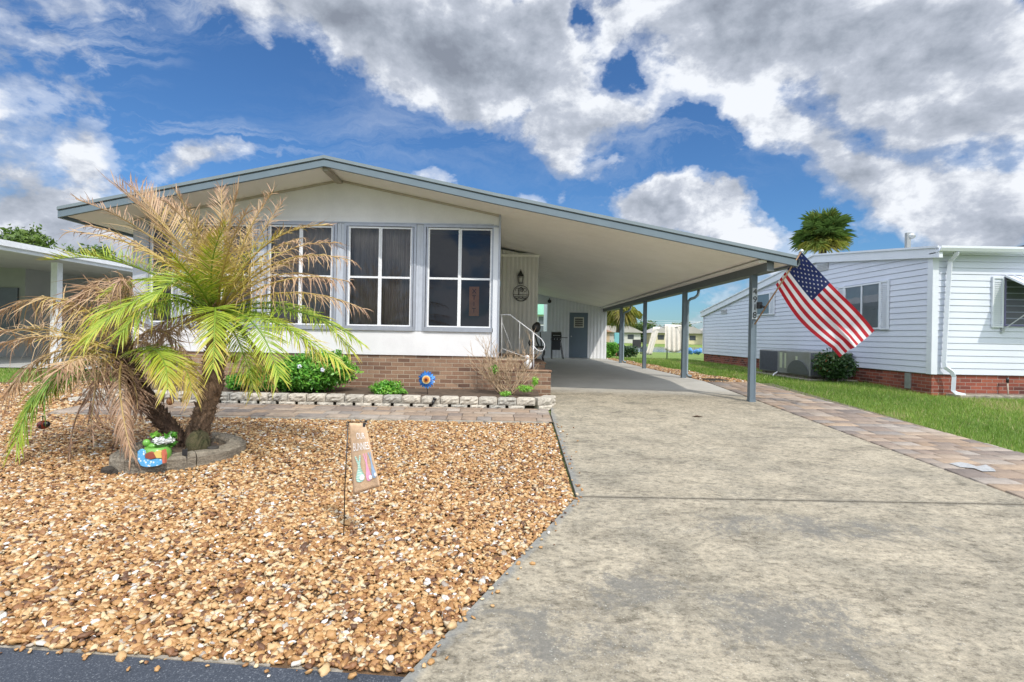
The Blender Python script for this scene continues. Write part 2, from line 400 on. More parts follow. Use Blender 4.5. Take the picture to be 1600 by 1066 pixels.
def pavers(name, x0f, x1f, y0, y1, along_x, kind='structure', dz=.03, rh=.2, seed=3):
    rr = random.Random(seed); V = []; F = []; Cc = []
    def blk(a, b_, c_, d):
        g_ = .005; a += g_; b_ -= g_; c_ += g_; d -= g_
        if b_-a < .03 or d-c_ < .03: return
        o = len(V); e = .008; t = rr.random()*.85+.05+(.1 if rr.random() < .1 else 0); h = dz+rr.uniform(-.002,.002)
        for (i, z) in ((0, -.03), (0, h-e), (e, h)):
            for x, y in ((a+i,c_+i),(b_-i,c_+i),(b_-i,d-i),(a+i,d-i)): V.append((x, y, gz(y)+z)); Cc.append(t)
        for k in range(2):
            for j in range(4): F.append((o+4*k+j, o+4*k+(j+1)%4, o+4*k+4+(j+1)%4, o+4*k+4+j))
        F.append((o+8,o+9,o+10,o+11))
    y = y0
    while y < y1-.02:
        h = rh if rr.random() < .5 else rh*.62
        h = min(h, y1-y)
        ym = y+h/2; xa = x0f(ym); xb = x1f(ym); x = xa-rr.random()*.15
        while x < xb:
            w = rr.choice([.2,.3,.4,.4,.3])*(1.1 if along_x else 1)
            blk(max(x, xa), min(x+w, xb), y, y+h); x += w
        y += h
    o = np_mesh(name, V, F, PAVER, None, np.array(Cc)); o['kind'] = kind; return o
pavers('path', lambda y: -6.6, lambda y: .625+(y-4.45)*.02, 7.42, 8.30, True, rh=.22)
pv2 = pavers('path', lambda y: 4.68, lambda y: 6.22-.062*(y-6), 4.3, 11.9, False, rh=.30, seed=5)
# sand bed below the pavers
sb = MB(); SAND = M('joint_sand', (.17,.14,.11), .95, .2, 20)
for (a, b2, c2, d2) in ((-6.62,.70,7.40,8.32),(4.665,6.2,4.4,11.9)):
    sb.add([(a,c2,gz(c2)+.012),(b2,c2,gz(c2)+.012),(b2,d2,gz(d2)+.012),(a,d2,gz(d2)+.012)], [(0,1,2,3)])
struct('pavement', sb, SAND)
# pale concrete strip edging the walk and the street side of the gravel
EDGE = M('edging_concrete', (.40,.36,.30), .9, .30, 9, 80, bmp=.5)
kb = MB()
x = -6.6
while x < .6:
    w = random.uniform(.5,.75); xe = min(x+w, .64)
    kb.box(x+.004, xe-.004, 7.315, 7.405, gz(7.36)-.06, gz(7.36)+.022, b=.008); x += w
x = -9.5
while x < -.55:
    w = random.uniform(.30,.62); xe = min(x+w, -.46); y0 = kerb_y(x); y1 = kerb_y(xe); zt = gz(y0)+random.uniform(-.006,.004)
    if True:
        q = .012
        kb.add([(x+q,y0+.005,zt-.05),(xe-q,y1+.005,zt-.05),(xe-q,y1+.05,zt-.05),(x+q,y0+.05,zt-.05),(x+q,y0+.008,zt),(xe-q,y1+.008,zt),(xe-q,y1+.03,zt+.001),(x+q,y0+.03,zt+.001)],
               [(3,2,1,0),(4,5,6,7),(0,1,5,4),(1,2,6,5),(2,3,7,6),(3,0,4,7)])
    x += w
struct('kerb', kb, EDGE)
# white chalk mark left on the pavers
def mark(poly, name, mat, lab, cat, dz=.036):
    c = G(*poly[0]); vs = []
    for p in poly:
        q = G(*p); vs.append((q.x, q.y, gz(q.y)+dz))
    o = MB().add(vs, [list(range(len(vs)-1,-1,-1))]).build(name, mat); tag(o, lab, cat); return o
CHALK = M('chalk_mark', (.40,.41,.42), .9, .15, 30)
mark([(1483,729),(1500,727),(1512,729),(1526,734),(1540,731),(1553,738),(1556,742),(1535,742),(1522,737),(1500,735)], 'paint_mark', CHALK, 'white paint smear on the brown pavers beside the driveway', 'paint mark')

# ------------------------------------------------------------------ river-stone gravel
def in_gravel(x, y):
    lim = np.where(y < 4.45, -.44+(y-2.2)*(1.075/2.25), .625+(y-4.45)*.02)-.015
    ok = (x < lim) & (y > 2.262-.075*x)
    walk = (y > 7.30) & (y < 8.34) & (x > -6.64)
    bed = (y > 8.3) & (x > -7.3)
    far = y > 9.9+.5*np.sin(x*1.3)
    return ok & ~walk & ~bed & ~far
ICO_V = []; t = (1+5**.5)/2
ICO_V = np.array([(-1,t,0),(1,t,0),(-1,-t,0),(1,-t,0),(0,-1,t),(0,1,t),(0,-1,-t),(0,1,-t),(t,0,-1),(t,0,1),(-t,0,-1),(-t,0,1)], float); ICO_V /= np.linalg.norm(ICO_V[0])
ICO_F = np.array([(0,11,5),(0,5,1),(0,1,7),(0,7,10),(0,10,11),(1,5,9),(5,11,4),(11,10,2),(10,7,6),(7,1,8),(3,9,4),(3,4,2),(3,2,6),(3,6,8),(3,8,9),(4,9,5),(2,4,11),(6,2,10),(8,6,7),(9,8,1)])
def subdiv(V, F):
    V = list(map(tuple, V)); cache = {}; nf = []
    def mid(a, b):
        k = (min(a,b), max(a,b))
        if k not in cache:
            m_ = (np.array(V[a])+np.array(V[b]))/2; V.append(tuple(m_/np.linalg.norm(m_))); cache[k] = len(V)-1
        return cache[k]
    for a,b,c in F:
        x,y,z = mid(a,b), mid(b,c), mid(c,a); nf += [(a,x,z),(b,y,x),(c,z,y),(x,y,z)]
    return np.array(V), np.array(nf)
ICO2_V, ICO2_F = subdiv(ICO_V, ICO_F)
def stones(X, Y, Z, size, BV, BF, c):
    n = len(X); nv = len(BV)
    jit = 1+rng.uniform(-.30,.26,(n, nv, 1))
    sc = np.stack([size*rng.uniform(.8,1.35,n), size*rng.uniform(.6,.95,n), size*rng.uniform(.35,.6,n)], 1)[:,None,:]
    v = BV[None]*jit*sc
    # tilt + yaw
    a = rng.uniform(0,2*PI,n); tx = rng.normal(0,.35,n); ty = rng.normal(0,.35,n)
    cx, sx, cy, sy, cz, sz = np.cos(tx), np.sin(tx), np.cos(ty), np.sin(ty), np.cos(a), np.sin(a)
    x, y, z = v[...,0], v[...,1], v[...,2]
    y, z = y*cx[:,None]-z*sx[:,None], y*sx[:,None]+z*cx[:,None]
    x, z = x*cy[:,None]+z*sy[:,None], -x*sy[:,None]+z*cy[:,None]
    x, y = x*cz[:,None]-y*sz[:,None], x*sz[:,None]+y*cz[:,None]
    V = np.stack([x+X[:,None], y+Y[:,None], z+Z[:,None]], 2)
    F = BF[None]+(np.arange(n)*nv)[:,None,None]
    return V.reshape(-1,3), F.reshape(-1,3), np.repeat(c, nv)
def scatter(x0, x1, y0, y1, dens, test):
    n = int((x1-x0)*(y1-y0)*dens); X = rng.uniform(x0,x1,n); Y = rng.uniform(y0,y1,n)
    k = test(X, Y); return X[k], Y[k]
GZ = np.vectorize(gz, otypes=[float])
def visible(X, Y): return (X > -1.08*Y-.5)
def gravel_patch(tst, x0, x1, y0, y1, dens, size, BV, BF, lift=0):
    X, Y = scatter(x0, x1, y0, y1, dens, lambda x, y: tst(x, y) & visible(x, y))
    lay = rng.random(len(X)); sz = size*np.minimum(rng.lognormal(0,.36,len(X)), 1.75)
    Z = GZ(Y)+.004+lay*size*.9+lift
    c = np.clip(rng.normal(.41,.23,len(X)), 0, .80); w = rng.random(len(X)); c = np.where(w > .94, rng.uniform(.84,1,len(X)), c); c = np.where(w < .06, rng.uniform(0,.12,len(X)), c)
    return stones(X, Y, Z, sz, BV, BF, c)
parts = [gravel_patch(in_gravel, -5.4, .75, 2.2, 4.6, 3300, .0148, ICO2_V, ICO2_F),
         gravel_patch(in_gravel, -9, .85, 4.6, 7.4, 2700, .016, ICO_V, ICO_F),
         gravel_patch(in_gravel, -12, -5.5, 7.2, 10.6, 1200, .022, ICO_V, ICO_F)]
side = lambda x, y: (x < 5.75+.12*np.sin(y*2.1)-(.05*(y-12))) & (y > 11.95)
parts.append(gravel_patch(side, 4.7, 6.3, 11.9, 24.5, 900, .024, ICO_V, ICO_F))
V = []; F = []; cc = []; off = 0
for v, f, c in parts: V.append(v); F.append(f+off); cc.append(c); off += len(v)
# a few stones kicked on to the slab and the street edge
n_ = 90; yy_ = rng.uniform(2.25, 7.3, n_); ed_ = np.where(yy_ < 4.45, -.44+(yy_-2.2)*.4778, .640+(yy_-4.465)*.022)
xx_ = ed_+rng.exponential(.07, n_); 
xs2 = rng.uniform(-4, -.5, 70); ys2 = 2.235-.075*xs2-rng.exponential(.05, 70)
v, f, c = stones(xs2, ys2, GZ(ys2)+.012, .011*rng.lognormal(0,.35,70), ICO2_V, ICO2_F, np.clip(rng.normal(.45,.2,70),0,1))
V.append(v); F.append(f+off); cc.append(c); off += len(v)
v, f, c = stones(xx_, yy_, GZ(yy_)+.030, .011*rng.lognormal(0,.3,n_), ICO2_V, ICO2_F, np.clip(rng.normal(.45,.2,n_),0,1))
V.append(v); F.append(f+off); cc.append(c); off += len(v)
gr_ob = np_mesh('gravel', np.concatenate(V), np.concatenate(F), STONE, None, np.concatenate(cc), True)
tag(gr_ob, 'golden brown and white river stones covering the front yard', 'gravel', kind='stuff')
gb = MB(); GB = M('gravel_base', (.20,.115,.055), .95, .3, 30, 150, bmp=.8)
# base under the stones, kept inside the drive's left edge
pts = [(-13, kerb_y(-13)+.0), (-.46, kerb_y(-.46)), (.60,4.45), (.66,7.4), (-13,10.3)]
vs = [(x, y, gz(y)-.012) for x, y in pts]
pts2 = [(-14,2.2),(-.46,2.2),(.62,4.45),(.68,7.5),(-6.7,8.6),(-7.2,10.2),(-14,10.2)]
gb.add([(x,y,gz(y)-.002) for x,y in pts2], [(0,1,2,3,4,5,6)])
gb.add([(4.67,11.92,gz(11.92)+.004),(5.7,11.92,.004),(5.2,24.4,.004),(4.67,24.4,.004)], [(0,1,2,3)])
struct('gravel_base', gb, GB)

# ------------------------------------------------------------------ grass
def grass(name, test, x0, x1, y0, y1, dens, h, w, lab):
    X, Y = scatter(x0, x1, y0, y1, dens, test); n = len(X)
    a = rng.uniform(0,2*PI,n); hh = h*rng.lognormal(0,.3,n); ln = rng.normal(0,.35,(n,2))*hh[:,None]
    Z = GZ(Y)-.02
    dx, dy = np.cos(a)*w, np.sin(a)*w
    V = np.stack([np.stack([X-dx,Y-dy,Z],1), np.stack([X+dx,Y+dy,Z],1), np.stack([X+ln[:,0],Y+ln[:,1],Z+hh],1)],1).reshape(-1,3)
    F = np.arange(n*3).reshape(-1,3); pat = .5+.5*np.sin(X*1.7+np.sin(Y*1.1)*2)*np.sin(Y*.9+X*.6)
    c = np.clip(rng.normal(.45,.2,n)+.30*(pat-.4), 0, .9); c = np.where(rng.random(n) < .05+.25*(pat > .86), 1, c)
    o = np_mesh(name, V, F, GRASS, None, np.repeat(c, 3)); tag(o, lab, 'grass', kind='stuff'); return o
def lawn(x, y):
    e1 = 6.24-.062*(y-6)+.05*np.sin(y*9)+.03*np.sin(y*23); e2 = 5.72+.12*np.sin(y*2.1)-.05*(y-12)+.08*np.sin(y*11)
    return np.where(y < 12, x > e1, x > e2) & ~((x > 8.85) & (y > 10.6) & (y < 23.2)) & (x < y*1.12)
grass('grass', lawn, 5.5, 14, 4.6, 12.5, 2600, .05, .0045, 'short green lawn between the paver strip and the white neighbouring house')
grass('grass', lambda x,y: lawn(x,y), 4.4, 9, 12.5, 26, 1100, .055, .009, 'green lawn beside the carport running back towards the lake')
grass('grass', lambda x,y: (x > -13)&(x < -7)&(y > 9.9+.5*np.sin(x*1.3)), -13, -7, 9.4, 12.3, 800, .05, .008, 'thin patchy grass beyond the gravel on the left')

# ------------------------------------------------------------------ mobile home
YW = 9.5; YF = 8.7; YB = 21.0; XL = -6.95; XR = -.17
home = thing('mobile_home', 'white single storey home with low gable roof, big front windows and attached carport', 'house', ((XL+XR)/2, YW, -.2))
# roof profile (top line)
RT = [(-7.63,3.04),(-3.14,3.99),(-.23,3.405),(4.90,2.44)]
def rt(x):
    for (a,za),(b_,zb) in zip(RT, RT[1:]):
        if x <= b_: return za+(zb-za)*(x-a)/(b_-a)
    return RT[-1][1]
TH = .15
# front wall: white band, header and gable infill
w = MB()
w.box(XL, XR, YW, YW+.08, .61, 1.06)
for xs_ in (-5.75,-4.53,-3.31,-2.09,-.87): w.box(xs_-.012, xs_+.012, YW-.004, YW-.0005, 3.062, rt(xs_)-TH-.045)
gab = [(XL,3.04),(XR,3.04),(XR,rt(XR)-TH),(-.23,rt(-.23)-TH),(-3.14,3.99-TH),(XL,rt(XL)-TH)]
w.prism(gab, 'y', YW+.0, YW+.08)
# side walls
w.box(XR-.08, XR-.002, YW+.08, 12.88, .40, 3.2)
w.box(XL+.002, XL+.08, YW+.08, YB, .40, 3.0)
w.box(XL, .7, YB-.08, YB, .0, 3.0)
w.build('wall', WHITE, home)
bs = MB(); bs.box(XL+.01, XR-.01, YW+.022, YW+.1, -.25, .609); bs.box(XL+.01, XL+.1, YW+.1, YB, -.25, .39); bs.build('brick_skirt', BRICK, home)
it = MB(); it.box(XL+.1, XR-.1, 11.2, 11.25, .4, 3.2); it.box(XL+.1, XR-.1, YW+.1, 11.2, .60, .63); it.build('interior_wall', DARKIN, home)
# windows
def window(x0, x1, cols, z0=1.06, z1=3.04, y=YW, curtain=0, parent=home):
    fr = MB(); t = .045
    fr.box(x0, x0+t, y-.02, y+.07, z0, z1); fr.box(x1-t, x1, y-.02, y+.07, z0, z1)
    fr.box(x0+t, x1-t, y-.02, y+.07, z1-.05, z1); fr.box(x0+t, x1-t, y-.035, y+.07, z0, z0+.075)
    fr.box(x0+t+.012, x0+t+.04, y-.012, y+.05, z0+.075, z1-.05); fr.box(x1-t-.04, x1-t-.012, y-.012, y+.05, z0+.075, z1-.05)
    f = fr.build('window', ALU, parent)
    a = x0+t+.04; b_ = x1-t-.04; sw = MB(); zm = z0+.075+(z1-.05-z0-.075)*.49
    n = cols; s_ = .03
    for i in range(n):
        p = a+(b_-a)*i/n; q = a+(b_-a)*(i+1)/n; d = 0 if i % 2 == 0 else .012
        for (u0,u1,v0,v1) in ((p,p+s_,z0+.08,z1-.06),(q-s_,q,z0+.08,z1-.06),(p+s_,q-s_,z1-.09,z1-.06),(p+s_,q-s_,z0+.08,z0+.105),(p+s_,q-s_,zm-.018,zm+.018)):
            sw.box(u0, u1, y-.006+d, y+.03+d, v0, v1)
    sw.build('sash', WFRAME, f)
    pn = MB(); pn.quad((a,y+.018,z0+.08),(b_,y+.018,z0+.08),(b_,y+.018,z1-.06),(a,y+.018,z1-.06)); pn.build('pane', GLASS, f)
    if curtain:
        cu = MB(); k = int((b_-a)/.012); vs = []
        for i in range(k+1):
            x = a+(b_-a)*i/k; yy = y+.16+.022*math.sin(i*.9)+.012*math.sin(i*.37+1)
            vs += [(x,yy,z0+.05),(x,yy,z1)]
        cu.add(vs, [(2*i,2*i+2,2*i+3,2*i+1) for i in range(k)], 0, True); cu.build('curtain', CURTAIN, f)
    return f
def wx(px): return (px-791-ROLL*90)/800*YW
window(wx(661), wx(776)-.01, 2); window(wx(537), wx(650), 2, curtain=1); window(wx(413), wx(526), 2, curtain=1)
window(wx(289), wx(402), 2, curtain=1); window(wx(229), wx(278), 1)
for a, b_ in ((650,661),(526,537),(402,413),(278,289)):
    xa, xb = wx(a)+.004, wx(b_)-.004; mu = MB()
    mu.box(xa, xb, YW-.008, YW+.07, 1.062, 3.038); xm = (xa+xb)/2; mu.box(xm-.012, xm+.012, YW-.018, YW-.009, 1.064, 3.036); mu.build('mullion', M('mullion_paint', (.50,.54,.62), .4, .05, 8), home)
mu = MB(); mu.box(XL, wx(229), YW-.004, YW+.08, 1.062, 3.038); mu.build('mullion', M('mullion_paint', (.50,.54,.62), .4, .05, 8), home); mu = MB(); mu.box(wx(776)-.006, XR, YW-.004, YW+.08, 1.062, 3.038)
mu.build('mullion', M('mullion_paint', (.50,.54,.62), .4, .05, 8), home)
cp = MB(); cp.box(XR-.095, XR, YW-.035, YW-.006, .60, 3.0); cp.build('corner_post', SKIRTW, home)
cp = MB(); cp.box(XR+.002, XR+.035, YW-.05, YW-.01, .60, rt(XR)-TH-.01); cp.build('corner_trim', ALU, home)
hd = MB(); hd.box(XL, XR-.1, YW-.028, YW-.0, 3.041, 3.058); hd.build('window_header', ALU, home)
# roof deck: white pan panels below, grey shingle above
rf = MB()
def roof_piece(xa, xb, y0, y1, za, zb, th=.05, mi=0):
    rf.add([(xa,y0,za),(xb,y0,zb),(xb,y1,zb),(xa,y1,za),(xa,y0,za-th),(xb,y0,zb-th),(xb,y1,zb-th),(xa,y1,za-th)],
           [(0,1,2,3),(7,6,5,4),(0,4,5,1),(1,5,6,2),(2,6,7,3),(3,7,4,0)], mi)
for (a,za),(b_,zb) in zip(RT, RT[1:]):
    roof_piece(a, b_, YF+.02, 23.7 if a > -1 else YB+.5, za-.012, zb-.012, .09)
rf.build('roof', M('roof_panels', (.62,.62,.62), .6, .1, 3), home)
# ceiling panels with standing ribs
cl = MB()
def soff(xa, xb, y0, y1, extra=.0):
    za, zb = rt(xa)-TH+extra, rt(xb)-TH+extra
    cl.quad((xa,y0,za),(xa,y1,za),(xb,y1,zb),(xb,y0,zb))
soff(-7.55,-3.14,YF+.03,YB); soff(-3.14,-.23,YF+.03,YB); soff(-.23,4.82,YF+.03,23.6)
y = YF+.35
while y < 23.5:
    xa, xb = -.1, 4.8; za, zb = rt(xa)-TH, rt(xb)-TH
    cl.add([(xa,y,za-.001),(xb,y,zb-.001),(xb,y+.05,zb-.001),(xa,y+.05,za-.001),(xa,y+.012,za-.006),(xb,y+.012,zb-.006),(xb,y+.038,zb-.006),(xa,y+.038,za-.006)],
           [(4,5,6,7),(0,1,5,4),(2,3,7,6),(3,0,4,7),(1,2,6,5)])
    y += .405
cl.build('soffit', SOFFIT, home)
# ridge and wall-line beams under the overhang
rb = MB(); rb.box(-3.19,-3.09,YF+.05,YW-.001,3.99-TH-.075,3.99-TH-.012); rb.build('ridge_beam', M('beam_beige', (.42,.38,.32), .6, .1, 5), home)
tr = MB()
for (a,b_) in ((XL,-3.2),(-3.08,XR)):
    za, zb = rt(a)-TH, rt(b_)-TH
    tr.add([(a,YW-.03,za-.04),(b_,YW-.03,zb-.04),(b_,YW-.03,zb-.005),(a,YW-.03,za-.005),(a,YW-.001,za-.04),(b_,YW-.001,zb-.04),(b_,YW-.001,zb-.005),(a,YW-.001,za-.005)],
           [(0,1,2,3),(0,4,5,1),(3,2,6,7),(0,3,7,4),(1,5,6,2)])
tr.build('wall_trim', M('trim_beige', (.5,.46,.4), .6, .1, 5), home)
# fascia: stepped profile swept along the roof line, returned along both eaves
prof = [(0,.0),(-.045,.0),(-.045,-.045),(-.022,-.055),(-.022,-.175),(-.0,-.175)]   # (y, z)
fa = MB(); capm = MB()
def sweep(mb, prof, pts, y0):
    n = len(prof); vs = []
    for x, z in pts: vs += [(x, y0+p, z+q) for p, q in prof]
    fs = [list(range(n-1,-1,-1)), list(range(n*(len(pts)-1), n*len(pts)))]
    for i in range(len(pts)-1):
        for k in range(n): fs.append((n*i+k, n*i+(k+1)%n, n*i+n+(k+1)%n, n*i+n+k))
    mb.add(vs, fs)
sweep(capm, [(0,.012),(-.048,.012),(-.048,-.040),(-.02,-.048),(0,-.048)], RT, YF)
sweep(fa, [(0,-.048),(-.014,-.05),(-.014,-.062),(-.03,-.066),(-.03,-.168),(.0,-.176)], RT, YF)
fa.box(-7.66,-7.60,YF+.001,YB+.4,rt(-7.6)-.18,rt(-7.6)-.045)
capm.box(-7.68,-7.60,YF+.001,YB+.4,rt(-7.6)-.044,rt(-7.6)+.01)
fa.build('fascia', BLUEGREY, home); capm.build('fascia_cap', BLUECAP, home)
# carport beam, gutter, posts, downspouts
bm = MB(); bm.box(4.44,4.56,YF+.06,23.6,2.19,2.345); bm.build('beam', BEAMM, home)
pb = MB(); pb.box(4.30,4.435,YF+.06,23.6,2.335,2.375); pb.build('beam_trim', SOFFIT, home)
gu = MB(); gu.prism([(4.82,2.27),(4.95,2.27),(4.975,2.34),(4.975,2.415),(4.955,2.415),(4.955,2.345),(4.935,2.29),(4.82,2.29)], 'y', YF+.002, 23.7); gu.build('gutter', BEAMM, home)
POSTY = [9.36,12.95,16.65,20.1]
for i, y in enumerate(POSTY):
    pm_ = MB(); z0 = gz(y)+.02; a = .052
    # square post with shallow flutes
    for s0, s1, d in ((-a,-.028,0),(-.028,.028,.006),(.028,a,0)):
        pm_.box(4.5+s0, 4.5+s1, y-a+d, y+a-d, z0, 2.19 if i else 2.20)
    pm_.box(4.5-a-.004, 4.5+a+.004, y-a-.004, y+a+.004, z0, z0+.05); pm_.build('post', POSTM, home)
for y in (13.1, 20.25):
    d = MB(); d.tube([(4.90,y-.0,2.28),(4.90,y,2.20),(4.88,y,2.13),(4.80,y,2.06),(4.70,y,2.03),(4.64,y,1.97),(4.63,y,1.85),(4.63,y,.12),(4.66,y-.03,.07),(4.74,y-.06,.05)], .037, 8); d.build('downspout', M('downspout_grey', (.24,.31,.35), .45, .08, 6), home)
# ribbed wall of the recessed entry
def ribbed(mb, x0, x1, y, z0, ztop, pitch, depth):
    n = int(round((x1-x0)/pitch)); pitch = (x1-x0)/n; xs = []
    for i in range(n):
        for u, d in ((0,0),(.42,0),(.5,1),(.92,1)): xs.append((x0+(i+u)*pitch, y-depth*d))
    xs.append((x1, y))
    vs = []
    for x, yy in xs: vs += [(x,yy,z0),(x,yy,ztop(x))]
    mb.add(vs, [(2*i,2*i+2,2*i+3,2*i+1) for i in range(len(xs)-1)])
rb = MB(); ribbed(rb, XR, .78, 12.92, .55, lambda x: rt(x)-TH-.06, .105, .016); rb.box(XR,.78,12.93,12.97,.0,3.1)
rb.box(.74,.778,12.975,YB,.0,2.9); rb.build('entry_wall', M('ribbed_panel', (.70,.69,.66), .5, .05, 2), home)
rb = MB(); rb.box(XR,.80,12.885,12.90,rt(.3)-TH-.16,rt(.3)-TH-.10); rb.build('entry_trim', SOFFIT, home)
rb = MB(); rb.box(XR,.78,12.90,12.955,.0,.56); rb.build('entry_skirt', BRICK, home)

# ------------------------------------------------------------------ storage shed closing the carport
YS = 23.6
shed = thing('storage_shed', 'white ribbed metal shed with slate blue door closing the back of the carport', 'shed', (3, YS, 0))
sh = MB(); ceil = lambda x: rt(x)-TH+.03
ribbed(sh, 1.93, 2.86, YS, .03, ceil, .155, .02); ribbed(sh, 3.79, 4.6, YS, .03, ceil, .155, .02)
ribbed(sh, 2.86, 3.79, YS, 2.18, ceil, .155, .02)
sh.box(4.585,4.62,YS,YS+2.6,.0,2.2); sh.box(1.90,1.93,YS,YS+2.6,.0,2.7)
sh.box(.60,1.93,YS+.01,YS+.05,.0,1.199); sh.prism([(.60,1.2),(1.30,1.2),(1.30,2.53),(1.93,2.53),(1.93,rt(1.93)-TH+.03),(.60,rt(.6)-TH+.03)], 'y', YS+.01, YS+.05); sh.box(1.87,1.93,YS-.01,YS+.05,1.2,2.53)
sh.box(2.80,3.85,YS+.06,YS+.10,-.02,2.4)
sh.build('wall', M('shed_panel', (.76,.78,.81), .5, .04, 2), shed)
d = MB(); d.box(2.90,3.75,YS-.01,YS+.03,.06,2.13); dd = d.build('door', DOORBLUE, shed)
k = MB(); k.ball((2.99,YS-.05,1.03), .03); k.build('knob', GALV, dd)
k = MB()
for z in np.linspace(1.50,1.86,5): k.box(3.15,3.52,YS-.035,YS-.012,z-.006,z+.006)
k.box(3.11,3.15,YS-.03,YS-.01,1.44,1.92); k.box(3.52,3.56,YS-.03,YS-.01,1.44,1.92); k.box(3.15,3.52,YS-.03,YS-.01,1.885,1.92); k.box(3.15,3.52,YS-.03,YS-.01,1.44,1.475)
k.build('door_window_frame', M('ivory_frame', (.62,.62,.52), .5, .05, 5), dd)
k = MB(); k.quad((3.15,YS-.013,1.475),(3.52,YS-.013,1.475),(3.52,YS-.013,1.885),(3.15,YS-.013,1.885)); k.build('door_pane', M('dim_glass', (.14,.14,.11), .15, .1, 4), dd)
k = MB(); k.box(2.86,2.897,YS-.02,YS+.02,.03,2.17); k.box(3.753,3.79,YS-.02,YS+.02,.03,2.17); k.box(2.86,3.79,YS-.018,YS+.02,2.135,2.175); k.build('door_frame', WFRAME, shed)
k = MB(); k.box(1.30,1.87,YS-.006,YS+.02,1.2,1.24); k.box(1.30,1.87,YS-.006,YS+.02,2.49,2.53); k.box(1.30,1.33,YS-.006,YS+.02,1.24,2.49); k.build('window_frame', WFRAME, shed)

# far turquoise house seen through the opening
th = thing('turquoise_house', 'mint green gabled house far behind the carport, seen through the gap beside the shed', 'house', (2.6, 40, 0))
k = MB(); k.box(0,6,40,46,-.2,2.8); k.build('wall', M('white_far_wall', (.78,.8,.8), .7, .05, 1), th)
k = MB(); k.prism([(-.5,2.7),(6.5,2.7),(6.5,2.95),(3,5.0),(-.5,3.9)], 'y', 39.6, 46); k.build('gable', M('mint_paint', (.30,.66,.52), .6, .05, 1), th)
k = MB()
for x in (1.9,2.5):
    for z in (1.25,1.95): k.box(x,x+.5,39.96,39.99,z,z+.6)
k.build('window', M('far_window', (.12,.14,.16), .2, .1, 2), th)

# ------------------------------------------------------------------ brick entry steps and railing
stp = thing('brick_steps', 'low brown brick landing and steps beside the sunroom corner', 'steps', (.3, 9.9, -.13))
k = MB(); k.box(-.165,.40,9.76,11.4,-.1,.50); k.box(.40,.845,9.76,11.0,-.1,.27); k.box(.40,.845,11.001,12.85,-.1,.40); k.box(-.16,.845,9.535,9.755,-.2,.34); k.build('landing', BRICK, stp)
k = MB(); k.box(-.165,.41,9.755,11.42,.502,.545,b=.01); k.box(.412,.86,9.757,11.0,.272,.312,b=.01); k.box(.412,.87,11.01,12.86,.402,.44,b=.01); k.box(-.13,.862,9.52,9.75,.342,.372,b=.008); k.build('tread', BRICK, stp)
rl = thing('hand_railing', 'white tubular railing curling down beside the brick steps', 'railing', (.5, 9.85, .3))
YR = 9.9
pp = lambda a, b_: P(a, b_, YR)
k = MB(); k.tube([pp(782,492),pp(797,492),pp(806,499),pp(835,521),pp(846,530),pp(850.5,537),pp(851,543),pp(848,548),pp(843,549),pp(838,546),pp(834,541)], .008, 8); k.build('handrail', WFRAME, rl)
k = MB(); k.tube([P(833.5,520,YR), P(833.5,584,YR)], .015, 8); k.tube([P(784,492,YR), P(784,566,YR)], .005, 8); k.tube([pp(785,545),pp(832,562)],.005,6)
for i in (4,):
    a = 784+i*7; t_ = 492 if a < 797 else 492+(a-797)*.76
    k.tube([pp(a,t_), pp(a,545+i*2.4)], .0035, 6)
k.tube([pp(785,505),pp(800,545)],.003,6)
k.build('post', WFRAME, rl)

# wall lantern
ln = thing('wall_lantern', 'small black lantern on the ribbed wall above the round sign', 'lamp', P(813,438,12.85))
c0 = P(813.5,434,12.80)
k = MB(); k.lathe(c0+Vector((0,0,.04)), [(.005,.17),(.012,.13),(.03,.11),(.035,.09),(.075,.02),(.08,.0),(.0,.0)], 8); k.tube([c0+Vector((0,.09,.05)),c0+Vector((0,.04,.13)),c0+Vector((0,0,.16))],.01,6); k.box(c0.x-.04,c0.x+.04,12.875,12.897,c0.z-.12,c0.z+.12); k.build('cap', BLACK, ln)
k = MB()
for sx in (-1,1):
    for sy in (-1,1): k.bar(c0+Vector((sx*.06,sy*.06,.04)), c0+Vector((sx*.045,sy*.045,-.13)), .012, .012)
k.box(c0.x-.055,c0.x+.055,c0.y-.055,c0.y+.055,c0.z-.15,c0.z-.13); k.build('cage', BLACK, ln)
k = MB(); k.lathe(c0+Vector((0,0,-.13)), [(.0,0),(.035,.0),(.045,.16),(0,.165)], 10); k.build('lamp_glass', M('frosted_glass', (.6,.6,.56), .2, .05, 5), ln)

# round monogram sign
rs = thing('round_sign', 'round black wire monogram sign with the letter P below the lantern', 'sign', P(813.5,458,12.86))
YG = 12.87; cc0 = P(814,458.5,YG)
def ring(c, r, w, a0=0, a1=2*PI, n=32): return [c+Vector((math.cos(a0+(a1-a0)*i/n)*r, 0, math.sin(a0+(a1-a0)*i/n)*r)) for i in range(n+1)]
k = MB(); k.tube(ring(cc0, .198, .01), .008, 6); k.tube([cc0+Vector((-.195,0,-.035)), cc0+Vector((.195,0,-.035))], .006, 6); k.tube([cc0+Vector((-.178,0,-.085)), cc0+Vector((.178,0,-.085))], .006, 6)
for i in range(3): k.tube(ring(cc0+Vector((-.095+.095*i,0,-.085)), .047, .01, PI, 2*PI, 10), .007, 6)
k.tube([cc0+Vector((-.13,0,-.125)), cc0+Vector((-.05,0,-.185)), cc0+Vector((.05,0,-.185)), cc0+Vector((.13,0,-.125))], .007, 6)
k.build('ring', BLACK, rs)
k = MB(); k.tube([cc0+Vector((-.055,0,-.035)), cc0+Vector((-.05,0,.10))], .011, 6)
k.tube(ring(cc0+Vector((.0,0,.085)), .055, .01, R(200), R(-70), 18), [.007+.006*math.sin(PI*i/18) for i in range(19)], 6)
